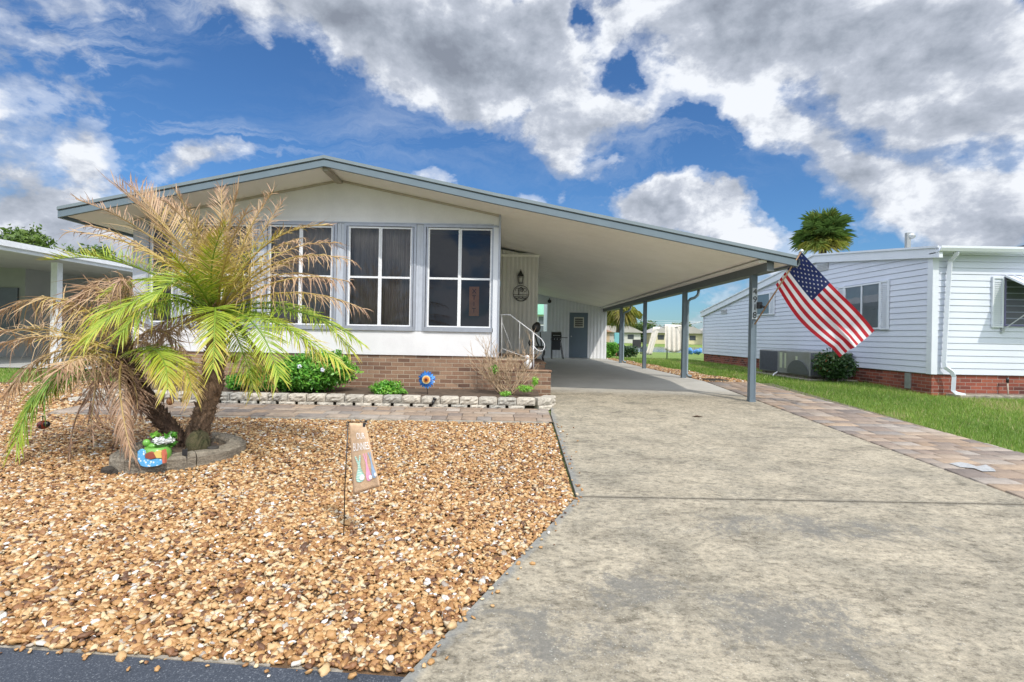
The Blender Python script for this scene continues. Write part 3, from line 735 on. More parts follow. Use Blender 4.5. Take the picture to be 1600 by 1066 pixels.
k.tube(ring(cc0+Vector((-.095,0,.09)), .042, .01, R(-60), R(220), 16), .007, 6); k.tube(ring(cc0+Vector((.095,0,.085)), .042, .01, R(-120), R(160), 16), .007, 6)
k.tube(ring(cc0+Vector((.005,0,.075)), .025, .01, R(0), R(300), 12), .006, 6)
k.build('letter', BLACK, rs)
for i, bx in enumerate(np.linspace(-.13,.13,9)):
    pass
# small black round spotlight under the ceiling
sl = thing('spotlight', 'small black round spotlight under the carport ceiling beside the shed gap', 'light', P(858,470,YS-.1))
k = MB(); k.ball(P(858.5,471,YS-.14), .09, .07, .09); k.build('head', BLACK, sl); k = MB(); k.tube([P(858.5,471,YS-.12), P(858.5,466,YS-.06)], .02); k.build('bracket', BLACK, sl)

# orange banner inside the right window
bn = thing('window_banner', 'narrow orange banner with dark letters hanging inside the right front window', 'banner', P(740,450,9.6))
ORB = M('orange_cloth', (.50,.21,.09), .8, .1, 8)
a = P(733.5,448,9.58); b_ = P(748,494,9.58)
k = MB(); vs = []
for i in range(9):
    z = a.z+(b_.z-a.z)*i/8; vs += [(a.x,9.575+.004*math.sin(i),z),(b_.x,9.575+.004*math.sin(i+1),z)]
k.add(vs, [(2*i,2*i+1,2*i+3,2*i+2) for i in range(8)]); k.build('cloth', ORB, bn)
for i, ch in enumerate('XTIT'):
    text_mesh('letter', ch, .12, .002, M('banner_ink', (.10,.03,.02), .8, .1, 8), bn, ((a.x+b_.x)/2, 9.565, a.z-.09-i*.12))

# ------------------------------------------------------------------ grill and chair in the carport
gl = thing('gas_grill', 'black barbecue grill with side shelf beside the slate blue door', 'grill', (2.45, 22.7, 0))
YQ = 22.7; q = lambda a, b_: P(a, b_, YQ)
xg0, xg1 = q(861,540).x, q(874,540).x
k = MB(); k.prism([(YQ-.25,.98),(YQ-.28,1.04),(YQ-.22,1.16),(YQ-.05,1.22),(YQ+.15,1.18),(YQ+.25,.98)], 'x', xg0, xg1+.06); li = k.build('lid', BLACK, gl)
k = MB(); k.tube([(xg0+.06,YQ-.30,1.06),(xg1,YQ-.30,1.06)], .014, 6); k.build('handle', GALV, li)
k = MB(); k.box(xg0,xg1+.06,YQ-.26,YQ+.25,.83,.975,b=.02); k.build('firebox', DARKPL, gl)
k = MB(); k.box(xg0+.01,xg1+.02,YQ-.22,YQ+.22,.42,.825,b=.01); k.build('cabinet', M('dark_cabinet',(.03,.035,.05),.4,.1,8), gl)
k = MB(); k.box(xg1+.065,q(886,523).x,YQ-.22,YQ+.22,.955,.985,b=.008); k.build('side_shelf', DARKPL, gl)
for sx in (0,1):
    for sy in (-1,1):
        x_ = xg0+.03 if sx == 0 else xg1+.03; k = MB(); k.bar((x_,YQ+sy*.2,.85),(x_+(.14 if sx else -.0),YQ+sy*.23,.02),.03,.03); k.build('leg', DARKPL, gl)
for i in range(3):
    k = MB(); k.lathe((0,0,0), [(.0,.02),(.022,.02),(.026,0),(0,0)], 10); o_ = k
    for v in o_.v: v.x, v.y, v.z = v.x+xg0+.12+i*.13, -v.z+YQ-.262, v.y+.90
    o_.build('knob', GALV, gl)

ch = thing('patio_chair', 'black metal patio chair with round cushion and scrolled legs behind the white railing', 'chair', (.76, 11.9, .44))
YC = 11.9; q = lambda a, b_, d=0: P(a, b_, YC+d)
k = MB(); c_ = q(838,512,.2); k.ball(c_, .105, .05, .115, 16, 10); k.ball(c_+Vector((.02,.02,.02)), .085, .06, .12, 12, 8); k.build('backrest', BLACK, ch)
k = MB(); k.tube([q(836,520,.22), q(839,534,.2), q(842,541,.2)], .02, 8); k.tube([q(844,519,.22),q(846,541,.2)],.014,6); k.build('back_frame', BLACK, ch)
k = MB(); c_ = q(843.5,542.5,.0); k.box(c_.x-.13,c_.x+.13,YC-.16,YC+.24,c_.z-.03,c_.z+.03,b=.02); k.build('seat', BLACK, ch)
k = MB(); k.tube([q(829,541,.1), q(826.5,536,.1), q(828,532,.1), q(831.5,534,.1), q(832,539,.1)], .022, 8); k.tube([q(832,539,.1), q(838,546,.1)], .014, 6); k.build('armrest', BLACK, ch)
for sy in (0,.32):
    for s_ in (-1,1):
        b0 = Vector((q(842,542).x+s_*.09, YC-.12+sy, q(843,546).z)); k = MB()
        k.tube([b0, b0+Vector((s_*.04,0,-.04)), b0+Vector((s_*.03,0,-.11)), b0+Vector((s_*.0,0,-.17)), Vector((b0.x+s_*.02, b0.y, .44))], [.014,.014,.013,.012,.012], 6); k.build('leg', BLACK, ch)

# ------------------------------------------------------------------ planter edging wall and bed
bed = MB(); bed.add([(-7.0,8.50,gz(8.5)+.13),(.60,8.50,gz(8.5)+.13),(.60,9.53,gz(9.5)+.13),(-7.0,9.53,gz(9.5)+.13),(-7.0,8.5,-.3),(.60,8.5,-.3),(.6,9.53,-.3),(-7,9.53,-.3)], [(0,1,2,3),(4,5,1,0),(5,6,2,1),(7,4,0,3)])
o_ = struct('bed_soil', bed, SOIL)
ew = thing('garden_wall', 'low curved wall of pale split face blocks edging the bed in front of the brick skirt', 'garden wall', (-3, 8.45, gz(8.45)))
BLK = [M('split_block_a', (.56,.52,.45), .95, .20, 14, 90, bmp=1.0), M('split_block_b', (.50,.48,.43), .95, .24, 18, 90, bmp=1.0), M('split_block_c', (.60,.55,.47), .95, .16, 12, 90, bmp=1.0)]
def split_block(name, p, ang, w, h, d, z, parent, mat):
    rr = random; nx, nz = 9, 5; vs = []
    for j in range(nz):
        for i in range(nx):
            u = -w/2+w*i/(nx-1); v = h*j/(nz-1); e = (i in (0,nx-1)) or (j in (0,nz-1))
            dep = 0.014 if e else rr.uniform(-.016,.012)
            vs.append((u, -d/2+dep, v))
    fs = [(j*nx+i, j*nx+i+1, (j+1)*nx+i+1, (j+1)*nx+i) for j in range(nz-1) for i in range(nx-1)]
    o = len(vs); vs += [(-w*.38,d/2,0),(w*.38,d/2,0),(w*.38,d/2,h),(-w*.38,d/2,h)]
    fs += [tuple((nz-1)*nx+i for i in range(nx))+(o+2,o+3), (o+1,o,o+3,o+2), tuple(j*nx for j in range(nz-1,-1,-1))+(o,o+3)[::1], tuple(j*nx+nx-1 for j in range(nz))+(o+2,o+1)]
    ca, sa = math.cos(ang), math.sin(ang)
    mb = MB(); mb.add([(p[0]+x*ca-y*sa, p[1]+x*sa+y*ca, z+q_) for x,y,q_ in vs], fs); return mb.build(name, mat, parent)
x = .50; i = 0
while x > -6.9:
    y_ = 8.44+ (.10 if x < -5.6 else 0); split_block('block', (x-.155, y_+random.uniform(-.008,.008)), random.uniform(-.03,.03), .30, .115, .2, gz(8.44)+.062+random.uniform(-.003,.004), ew, random.choice(BLK))
    split_block('block', (x-.31, 8.425), random.uniform(-.02,.02), .262, .10, .2, gz(8.44)-.042, ew, random.choice(BLK)); x -= .312; i += 1
for (x_, y_, an) in ((.615,8.50,.55),(.735,8.72,1.25)):
    split_block('block', (x_,y_), an, .29, .115, .2, gz(8.5)+.064, ew, random.choice(BLK)); split_block('block', (x_+.005,y_-.015), an, .27, .10, .2, gz(8.5)-.042, ew, random.choice(BLK))

# ------------------------------------------------------------------ foliage generators
def leaves(c, r, n, size, cm, cs, shell=.55, seed=0, floor=None, squash=1.0, aspect=.45, flat=0.0):
    """n folded leaves spread through a lumpy ellipsoid"""
    g_ = np.random.default_rng(seed); c = np.array(c, float); r = np.array(r, float)
    d = g_.normal(size=(n,3)); d /= np.linalg.norm(d, axis=1)[:,None]
    rad = (g_.random(n)**(1/3))*(1-shell)+shell; rad = np.minimum(rad, 1)*g_.uniform(.72,1.03,n)
    lump = 1+.14*np.sin(d[:,0]*5+seed)*np.sin(d[:,1]*6+1.3*seed)+.10*np.sin(d[:,2]*9+d[:,0]*7+seed*2.1)
    p = c+d*r*(rad*lump)[:,None]
    if floor is not None: p = p[p[:,2] > floor]; n = len(p); d = (p-c)/r; d /= np.linalg.norm(d, axis=1)[:,None]
    nd = d*.6+g_.normal(size=(n,3))*.7; nd[:,2] += .35; nd /= np.linalg.norm(nd, axis=1)[:,None]
    t_ = np.cross(nd, g_.normal(size=(n,3))); t_ /= np.linalg.norm(t_, axis=1)[:,None]; b2 = np.cross(nd, t_)
    s_ = (size*g_.lognormal(0,.3,n))[:,None]
    V = np.stack([p-t_*s_, p+b2*s_*aspect-nd*s_*.15, p+t_*s_, p-b2*s_*aspect-nd*s_*.15], 1).reshape(-1,3)
    F = np.arange(n*4).reshape(-1,4)
    cv = np.clip(g_.normal(cm, cs, n), 0, 1)
    return V, F, np.repeat(cv, 4)
def join(lst):
    V = []; F = []; c = []; o = 0
    for v, f, q in lst: V.append(v); F.append(f+o); c.append(q); o += len(v)
    return np.concatenate(V), np.concatenate(F), np.concatenate(c)

def shrub(name, label, c, r, n, size, cm=.5, mat=GREENLEAF, seed=1, floor=-.1, lumps=5, parts_group=None):
    root = thing(name, label, 'shrub', (c[0], c[1], floor))
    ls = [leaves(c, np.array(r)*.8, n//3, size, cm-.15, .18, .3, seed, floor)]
    rr = random.Random(seed)
    for i in range(lumps):
        a = 2*PI*i/lumps+rr.random(); cc_ = (c[0]+math.cos(a)*r[0]*.5, c[1]+math.sin(a)*r[1]*.5, c[2]+r[2]*rr.uniform(-.35,.42))
        ls.append(leaves(cc_, np.array(r)*rr.uniform(.45,.62), 2*n//(3*lumps), size, cm+rr.uniform(-.1,.15), .2, .5, seed*7+i, floor))
    np_mesh('foliage', *join(ls)[:2], mat, root, join(ls)[2])
    st_ = MB()
    for i in range(7):
        a = rr.random()*2*PI; st_.tube([(c[0]+.03*math.cos(a), c[1]+.03*math.sin(a), floor), (c[0]+math.cos(a)*r[0]*.4, c[1]+math.sin(a)*r[1]*.4, c[2]+r[2]*.1)], [.012,.006], 5)
    st_.build('stem', TREEBARK, root); return root
gB = gz(9)+.13
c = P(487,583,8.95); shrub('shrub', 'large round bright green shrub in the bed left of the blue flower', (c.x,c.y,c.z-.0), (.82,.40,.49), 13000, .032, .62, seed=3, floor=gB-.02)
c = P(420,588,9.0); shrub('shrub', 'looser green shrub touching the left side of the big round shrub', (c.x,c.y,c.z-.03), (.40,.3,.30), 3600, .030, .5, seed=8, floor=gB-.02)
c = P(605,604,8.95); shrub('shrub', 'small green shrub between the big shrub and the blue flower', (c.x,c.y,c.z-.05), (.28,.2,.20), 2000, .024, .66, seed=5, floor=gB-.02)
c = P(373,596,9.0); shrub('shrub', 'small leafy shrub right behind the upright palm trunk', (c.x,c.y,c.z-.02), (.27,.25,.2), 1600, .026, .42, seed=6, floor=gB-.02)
c = P(628,612,8.9); shrub('shrub', 'low tuft of fresh green leaves just left of the blue flower', (c.x,c.y,c.z-.02), (.13,.12,.09), 500, .018, .7, seed=15, floor=gB-.02, lumps=3)

# two pale blossoms on the shrub
fl = MB()
for (a_, b2, yy) in ((504,578,8.60),(468,573,8.62)):
    c = P(a_, b2, yy)
    for i in range(5):
        an = 2*PI*i/5; fl.ball(c+Vector((math.cos(an)*.022,0,math.sin(an)*.022)), .018, .008, .018, 8, 6)
o_ = fl.build('blossom', M('pale_blossom', (.66,.68,.82), .6, .05, 20)); tag(o_, 'two pale lilac blossoms on the big round green shrub', 'flower')

# dry twiggy shrub by the steps
ds = thing('dry_shrub', 'bare tan twiggy shrub with a few green shoots at the end of the bed', 'shrub', (.02, 9.1, gB))
TW = M('dry_twigs', (.60,.44,.29), .9, .2, 20)
tw = MB(); rr = random.Random(4); base = P(800,622,9.05); base.z = gB-.03
tips = []
def twig(p, d, l, r, lev):
    pts = [p]; dd_ = d.normalized()
    for i in range(4):
        dd_ = (dd_+Vector((rr.uniform(-.16,.16),rr.uniform(-.16,.16),rr.uniform(-.02,.12)))).normalized(); pts.append(pts[-1]+dd_*l/4)
    tw.tube(pts, [r*(1-.15*i) for i in range(5)], 5, smooth=True)
    if lev < 3:
        for k_ in range(3 if lev < 2 else 2):
            q_ = pts[rr.choice([2,3,3,4])]; twig(q_, dd_+Vector((rr.uniform(-.8,.8),rr.uniform(-.6,.6),rr.uniform(-.1,.5))), l*rr.uniform(.4,.62), r*.6, lev+1)
    else: tips.append(pts[-1])
for i in range(30):
    a = rr.uniform(-1,1); b0 = base+Vector((rr.uniform(-.18,.12),rr.uniform(-.1,.1),0))
    twig(b0, Vector((a*1.25-.12, rr.uniform(-.5,.35), 1.0)), rr.uniform(.44,.68), .010, 0)
tw.build('twigs', TW, ds)
lv = [leaves(P(772,577,8.95), (.09,.08,.09), 260, .02, .7, .15, .3, 21), leaves(P(820,607,8.85), (.16,.1,.07), 320, .018, .85, .12, .2, 22), leaves(P(836,596,8.85), (.06,.06,.1), 200, .018, .95, .1, .2, 23), leaves(P(790,615,8.8),(.12,.08,.05),160,.018,.8,.1,.2,24)]
V, F, q_ = join(lv); np_mesh('green_shoots', V, F, GREENLEAF, ds, q_)
# small white garden figure behind the dry shrub
wf = thing('garden_figure', 'small white duck shaped garden ornament on the brick landing behind the dry twigs', 'ornament', P(825,590,9.68))
c = P(825,573,9.64); c.z = .372+.10; k = MB(); k.ball(c, .075, .07, .10, 12, 8); k.ball(c+Vector((-.02,-.02,.13)), .045, .045, .05, 10, 8); k.build('body', M('white_ceramic', (.75,.77,.8), .35, .05, 8), wf)
k = MB(); k.lathe(c+Vector((-.02,-.075,.125)), [(.012,0),(.0,.03)], 6); k.build('beak', ORB, wf)

# ------------------------------------------------------------------ blue flower spinner
sf = thing('flower_spinner', 'blue metal sunflower garden stake with orange centre in front of the brick skirt', 'garden stake', P(668,622,8.9))
c = P(666.5,593,8.85); BLUEP = leaf_mat('blue_petals', [(0,(.01,.06,.30)),(.5,(.03,.19,.62)),(1,(.12,.42,.85))], .1, .3)
V = []; F = []; q_ = []; rr = random.Random(2)
for layer, (n_, l_, w_, dy) in enumerate(((18,.158,.022,.0),(16,.135,.022,-.012),(14,.105,.02,-.022))):
    for i in range(n_):
        a = 2*PI*(i+.5*layer)/n_+rr.uniform(-.05,.05); ca, sa = math.cos(a), math.sin(a); o = len(V); L_ = l_*rr.uniform(.88,1.05); t_ = rr.uniform(.15,.9)
        for (u, v) in ((.04,.3),(.5*L_+.02,1),(.8*L_,.85),(L_,0)):
            for s_ in (-1,1):
                V.append((c.x+ca*u-sa*v*w_*s_, c.y+dy+.02*(u/L_)**2*(1 if s_ > 0 else .2), c.z+sa*u+ca*v*w_*s_)); q_.append(t_+.15*s_)
        for j in range(3): F.append((o+2*j, o+2*j+1, o+2*j+3, o+2*j+2))
np_mesh('petals', V, F, BLUEP, sf, np.array(q_))
def disc(mb, c, r, y, n=20, rz=None, dome=.0):
    vs = [Vector((c.x+math.cos(2*PI*i/n)*r, y, c.z+math.sin(2*PI*i/n)*(rz or r))) for i in range(n)]+[Vector((c.x,y-dome,c.z))]
    mb.add(vs, [(n,(i+1)%n,i) for i in range(n)], 0, True)
k = MB(); disc(k, c, .072, c.y-.034, dome=.006); k.build('cream_disc', M('cream_paint', (.75,.60,.28), .4, .1, 10), sf)
k = MB(); disc(k, c, .05, c.y-.042, dome=.012); k.build('orange_disc', M('orange_paint', (.65,.20,.03), .4, .1, 10), sf)
k = MB(); disc(k, c, .026, c.y-.056, dome=.008); k.build('dark_disc', M('maroon_paint', (.10,.03,.02), .4, .1, 10), sf)
k = MB(); k.tube([c+Vector((0,.02,0)), Vector((c.x+.02,c.y+.03,gB-.05))], .006, 6); k.build('stake', BLACK, sf)
# small black path light lying on the wall
pl = thing('path_light', 'little black path light leaning against the pale block wall under the blue flower', 'light', P(677,630,8.3))
k = MB(); k.tube([P(679,624,8.30), P(675,633,8.27)], [.022,.016], 8); k.tube([P(680,622,8.31),P(678.5,625,8.3)], .032, 10); k.build('body', BLACK, pl)

# ------------------------------------------------------------------ garden flag
gf = thing('garden_flag', 'burlap garden flag with three pastel rabbits on a thin black stand in the gravel', 'garden flag', G(537,842))
b0 = G(537,842); YFg = b0.y
BUR = M('burlap', (.66,.46,.30), .95, .10, 30, 200, bmp=.5)
top = P(544,660,YFg)
k = MB(); k.tube([(b0.x,b0.y,b0.z-.05), P(539,760,YFg), top], .0042, 6)
k.tube([P(544,663,YFg),P(541.5,666,YFg-.01),P(541,662,YFg),P(543,658.5,YFg),P(545.5,660,YFg)], .0035, 6)
k.tube([top, P(572,659,YFg-.02)], .0035, 6); k.ball(P(572,658,YFg-.02), .009); k.build('stand', BLACK, gf)
k = MB(); k.box(P(571,662,YFg).x-.008,P(571,662,YFg).x+.008,YFg-.035,YFg-.008,P(571,664,YFg).z-.008,P(571,660,YFg).z); k.build('clip', DARKPL, gf)
TLc, TRc, BRc, BLc = (546,661),(571,662),(594,760),(552,773)
def flagpt(u, v):                                   # bilinear garden flag with a gentle curl
    a_ = (TLc[0]+(TRc[0]-TLc[0])*u, TLc[1]+(TRc[1]-TLc[1])*u); b2 = (BLc[0]+(BRc[0]-BLc[0])*u, BLc[1]+(BRc[1]-BLc[1])*u)
    x_ = a_[0]+(b2[0]-a_[0])*v; y_ = a_[1]+(b2[1]-a_[1])*v
    return P(x_, y_, YFg-.02-.10*u*v**.7*1.0+.025*math.sin(u*5+v*4)*v)
k = MB(); nu, nv = 12, 20; vs = [flagpt(i/nu, j/nv) for j in range(nv+1) for i in range(nu+1)]
k.add(vs, [(j*(nu+1)+i, (j+1)*(nu+1)+i, (j+1)*(nu+1)+i+1, j*(nu+1)+i+1) for j in range(nv) for i in range(nu)], 0, True)
fc = k.build('cloth', BUR, gf); sm_ = fc.modifiers.new('thick', 'SOLIDIFY'); sm_.thickness = .002
def on_flag(name, polys, mat):
    k = MB()
    for poly in polys:
        vs = [flagpt(u, v)+Vector((0,-.005,0)) for u, v in poly]; k.add(vs, [list(range(len(vs)))])
    return k.build(name, mat, fc)
def ell(cu, cv, ru, rv, n=14): return [(cu+ru*math.cos(2*PI*i/n), cv+rv*math.sin(2*PI*i/n)) for i in range(n)]
def bunny(cu, w_, v0, v1):
    H = v1-v0
    body = [(cu+w_*a_, v0+H*b2) for a_, b2 in ((-.45,.22),(.45,.22),(.30,.34),(.36,.48),(.62,.62),(.95,.82),(.8,.95),(.3,1),(-.3,1),(-.8,.95),(-.95,.82),(-.62,.62),(-.36,.48),(-.30,.34))]
    e1 = [(cu+w_*a_, v0+H*b2) for a_, b2 in ((-.42,.26),(-.85,.02),(-.55,0),(-.02,.24))]
    e2 = [(cu+w_*a_, v0+H*b2) for a_, b2 in ((.42,.26),(.62,.0),(.32,.0),(.02,.24))]
    return [body, e1, e2]
m, nt, N, L, b = new_mat('mint_chevron_print')
wv = N.new('ShaderNodeTexWave'); wv.inputs['Scale'].default_value = 28; wv.inputs['Distortion'].default_value = 3; wv.bands_direction = 'Z'; L.new(objco(nt), wv.inputs[0])
L.new(ramp(nt, wv.outputs[0], [(.4,(.22,.62,.50)),(.6,(.72,.80,.74))]), b.inputs['Base Color'])
on_flag('rabbit_print', bunny(.33,.19,.47,.85), m); on_flag('rabbit_print', bunny(.66,.11,.45,.87), M('pink_print', (.80,.36,.55), .8, .05, 20)); on_flag('rabbit_print', bunny(.88,.09,.44,.85), M('blue_print', (.32,.46,.66), .8, .05, 20))
k = [ell(.40,.79,.10,.038), ell(.73,.82,.07,.034), ell(.935,.80,.055,.032)]
for poly in k:
    kk = MB(); kk.add([flagpt(u, v)+Vector((0,-.009,0)) for u, v in poly], [list(range(len(poly)))]); kk.build('tail_print', M('white_print', (.82,.84,.88), .8, .03, 20), fc)
WPR = M('cream_print', (.92,.90,.88), .8, .03, 20)
def word(txt, u0, u1, v0, v1):
    cu = bpy.data.curves.new('t', 'FONT'); cu.body = txt; cu.size = 1; to = bpy.data.objects.new('t', cu); C.objects.link(to)
    me = bpy.data.meshes.new_from_object(to.evaluated_get(bpy.context.evaluated_depsgraph_get())); bpy.data.objects.remove(to)
    xs = [v.co.x for v in me.vertices]; ys_ = [v.co.y for v in me.vertices]; mb = MB()
    vs = [flagpt(u0+(u1-u0)*(v.co.x-min(xs))/(max(xs)-min(xs)), v1-(v1-v0)*(v.co.y-min(ys_))/(max(ys_)-min(ys_)))+Vector((0,-.005,0)) for v in me.vertices]
    mb.add(vs, [list(p.vertices) for p in me.polygons]); mb.build('lettering', WPR, fc)
word('OUR', .36,.82,.14,.23); word('BUNNIES', .14,.93,.285,.40)

# ------------------------------------------------------------------ national flag and house number
uf = thing('national_flag', 'red, white and blue flag on a wooden pole fixed to the front carport post', 'flag', (4.5, 9.28, .9))
p0 = P(1179,507,9.27); p1 = P(1253,392,8.6)
k = MB(); k.tube([p0, p1], .0125, 8); po = k.build('pole', M('wood_pole', (.36,.22,.12), .6, .15, 12), uf)
k = MB(); k.ball(p1, .024); k.build('finial', WFRAME, po)
k = MB(); c = P(1189,477,9.2); k.box(4.53,4.60,9.21,9.305,c.z-.06,c.z+.06,b=.01); k.tube([(4.57,9.25,c.z), p0.lerp(p1,.24)], .02, 8); k.build('bracket', DARKPL, uf)
FT, FB, FTR, FBR = (1251,393),(1212,445),(1366,515),(1314,561)
def fpt(u, v):             # u along the fly, v down the hoist
    a_ = (FT[0]+(FB[0]-FT[0])*v, FT[1]+(FB[1]-FT[1])*v); b2 = (FTR[0]+(FBR[0]-FTR[0])*v, FTR[1]+(FBR[1]-FTR[1])*v)
    x_ = a_[0]+(b2[0]-a_[0])*u; y_ = a_[1]+(b2[1]-a_[1])*u
    sag = math.sin(PI*min(1,u*1.15))*v; x_ -= 7*sag; y_ += 5*sag
    x_ += 3.0*math.sin(u*9+v*2)*(.3+v*.4)*u; y_ += 2.5*math.sin(u*7+v*4)*u
    fold = math.exp(-((v-.50-.25*(u-.6))/.07)**2)*max(0, u-.38)/.6
    dep = 8.62+.60*v*(1-.6*u)-.15*u+.045*math.sin(u*8+v*5)*min(1,u*3)+.03*math.sin(u*15-v*7)*u-.13*fold
    return P(x_+2.5*fold, y_, dep)
FR = M('flag_red', (.50,.018,.032), .75, .06, 6); FW = M('flag_white', (.82,.82,.84), .75, .04, 6); FBL = M('flag_blue', (.018,.032,.125), .75, .08, 6)
k = MB(); nu, nv = 60, 52; vs = [fpt(i/nu, j/nv) for j in range(nv+1) for i in range(nu+1)]
for j in range(nv):
    st_i = int(j/nv*13)
    for i in range(nu):
        mi = 2 if (i < 24 and st_i < 7) else (0 if st_i % 2 == 0 else 1)
        k.f.append([j*(nu+1)+i, (j+1)*(nu+1)+i, (j+1)*(nu+1)+i+1, j*(nu+1)+i+1]); k.m.append(mi); k.sm.append(True)
k.v = vs; fcl = k.build('cloth', [FR, FW, FBL], uf)
for m_ in (FR, FW, FBL):       # cloth lets some light through
    nt = m_.node_tree; b = nt.nodes['Principled BSDF']; tl = nt.nodes.new('ShaderNodeBsdfTranslucent'); src = b.inputs['Base Color'].links[0].from_socket
    nt.links.new(src, tl.inputs[0]); ms = nt.nodes.new('ShaderNodeMixShader'); ms.inputs[0].default_value = .35
    nt.links.new(b.outputs[0], ms.inputs[1]); nt.links.new(tl.outputs[0], ms.inputs[2]); nt.links.new(ms.outputs[0], nt.nodes['Material Output'].inputs[0])
k = MB(); 
for r_ in range(9):
    for q__ in range(6 if r_ % 2 == 0 else 5):
        cu = (.033+q__*.066+(0 if r_ % 2 == 0 else .033))*1.0; cv = (r_+1)*.0538
        ring_ = []
        for i in range(10):
            a = PI/2+i*PI/5; rr_ = .021 if i % 2 == 0 else .0085
            ring_.append((cu+rr_*math.cos(a)*.62, cv-rr_*math.sin(a)))
        for sgn in (-1, 1):
            vs = []
            for (u, v) in ring_+[(cu, cv)]:
                u = max(u, .002); pt = fpt(u, v); n_ = (fpt(u+.01,v)-pt).cross(fpt(u,v+.01)-pt).normalized(); vs.append(pt+n_*.004*sgn)
            k.add(vs, [(10, i, (i+1)%10) for i in range(10)])
k.build('stars', FW, fcl)
hn = thing('house_number', 'vertical house number 4918 on the front carport post', 'sign', (4.5, 9.3, 1.2))
za = P(1175,450,9.3).z; zb = P(1175,499,9.3).z
k = MB(); k.box(4.455,4.545,9.291,9.301,zb,za); k.build('plate', M('number_plate', (.44,.50,.54), .5, .05, 6), hn)
for i, d_ in enumerate('4918'):
    zz = za-(za-zb)*(i+.5)/4; o_ = text_mesh('digit', d_, .155, .003, BLACK, hn, (4.5, 9.286, zz))
    # embolden
# ------------------------------------------------------------------ stone ring and trinkets
RC = Vector((-3.47,5.55,0)); RC.z = gz(5.6)
m, nt, N, L, b = new_mat('cast_stone_log')
co = objco(nt); n1 = noise(nt, objco(nt,(1,1,4)), 9, 8, .75, .8); n2 = noise(nt, co, 60, 4, .8)
cc_ = ramp(nt, n1, [(.3,(.13,.115,.09)),(.5,(.29,.25,.195)),(.7,(.46,.41,.33))])
L.new(mix(nt, .8, cc_, ramp(nt, n2, [(.3,(.5,.5,.5)),(.7,(1.15,1.15,1.15))]), 'MULTIPLY'), b.inputs['Base Color']); b.inputs['Roughness'].default_value = .95
bump(nt, mth(nt,'ADD',n1,mth(nt,'MULTIPLY',n2,.4)), 1.0, .03, b); LOGM = m
rg = thing('tree_ring', 'weathered grey cast stone ring around the base of the palm', 'tree ring', RC)
rr = random.Random(9)
for s_ in range(6):
    k = MB(); n_ = 9; vs = []
    for i in range(n_+1):
        a = 2*PI*(s_+.008+(.984*i/n_))/6+.3; fac = 1+.05*math.cos(3*a)
        for (r_, z_) in ((.47,-.05),(.46,.085),(.49,.115),(.56,.125),(.64,.115),(.685,.085),(.69,-.05)):
            j_ = 1+rr.uniform(-.012,.012); vs.append((RC.x+math.cos(a)*r_*.84*fac*j_, RC.y+math.sin(a)*r_*1.0*fac*j_, RC.z+z_+rr.uniform(-.006,.006)))
    fs = [(7*i+j, 7*i+j+1, 7*i+8+j, 7*i+7+j) for i in range(n_) for j in range(6)]; fs += [tuple(range(7)), tuple(7*n_+j for j in range(6,-1,-1))]
    k.add(vs, fs, 0, False); k.build('segment', LOGM, rg)
k = MB(); vs = [(RC.x+math.cos(2*PI*i/24)*.46, RC.y+math.sin(2*PI*i/24)*.53, RC.z+.03) for i in range(24)]+[(RC.x,RC.y,RC.z+.09)]
k.add(vs, [(24,i,(i+1)%24) for i in range(24)]); k.build('soil', SOIL, rg)
# dark rubble left of the ring
rk = thing('dark_rock', 'rough dark rock lying at the left end of the stone ring', 'rock', G(183,735))
c = G(184,740); k = MB()
for i in range(7):
    k.ball(c+Vector((rr.uniform(-.08,.10),rr.uniform(-.05,.10),rr.uniform(.0,.05))), rr.uniform(.035,.07), rr.uniform(.03,.05), rr.uniform(.025,.05), 7, 5)
k.sm = [False]*len(k.f); k.build('stone', M('dark_stone', (.07,.06,.05), .95, .25, 30, 120, bmp=1), rk)

fp = thing('flower_pot', 'green pot with blue dotted front panel holding white flowers on the stone ring', 'flower pot', P(250,722,4.98))
Yp = 4.98; q = lambda a, b_, d=0: P(a, b_, Yp+d); c = q(246,712); s = Yp/800
GRN = M('lime_glaze', (.16,.40,.07), .25, .08, 8); c.z = q(246,722).z
k = MB(); k.lathe(c, [(0,0),(.095,.0),(.115,.03),(.12,.10),(.105,.15),(.09,.155),(.08,.12),(0,.12)], 20); k.build('pot', GRN, fp)
k = MB(); cb = q(229,692,-.02); k.ball(cb, .034, .034, .036, 14, 10); k.ball(cb+Vector((.02,.02,-.06)), .035, .035, .06, 10, 8); k.ball(cb+Vector((.05,.01,-.035)), .045, .03, .03, 10, 8); k.build('handle_bulb', GRN, fp)
m, nt, N, L, b = new_mat('blue_dotted_panel'); vo = N.new('ShaderNodeTexVoronoi'); vo.inputs['Scale'].default_value = 34; L.new(objco(nt), vo.inputs[0])
L.new(ramp(nt, vo.outputs['Distance'], [(.2,(.75,.85,.9)),(.42,(.10,.38,.70))]), b.inputs['Base Color']); b.inputs['Roughness'].default_value = .35
k = MB(); pts_ = [(232,700),(236,697),(241,700),(243,711),(252,713),(262,711),(270,713),(271,718),(262,722),(246,724),(237,722),(232,714)]
k.prism([(q(a,b_).x, q(a,b_).z) for a,b_ in pts_][::-1], 'y', Yp-.145, Yp-.115); pan = k.build('panel', m, fp)
YEL = M('yellow_glaze', (.70,.52,.16), .3, .05, 9); REDG = M('red_glaze', (.55,.16,.10), .3, .05, 9)
k = MB(); k.prism([(q(a,b_).x, q(a,b_).z) for a,b_ in [(244,704),(250,701),(257,703),(260,710),(252,712),(244,710)]][::-1], 'y', Yp-.150, Yp-.118); k.build('brown_patch', RUSTW, pan)
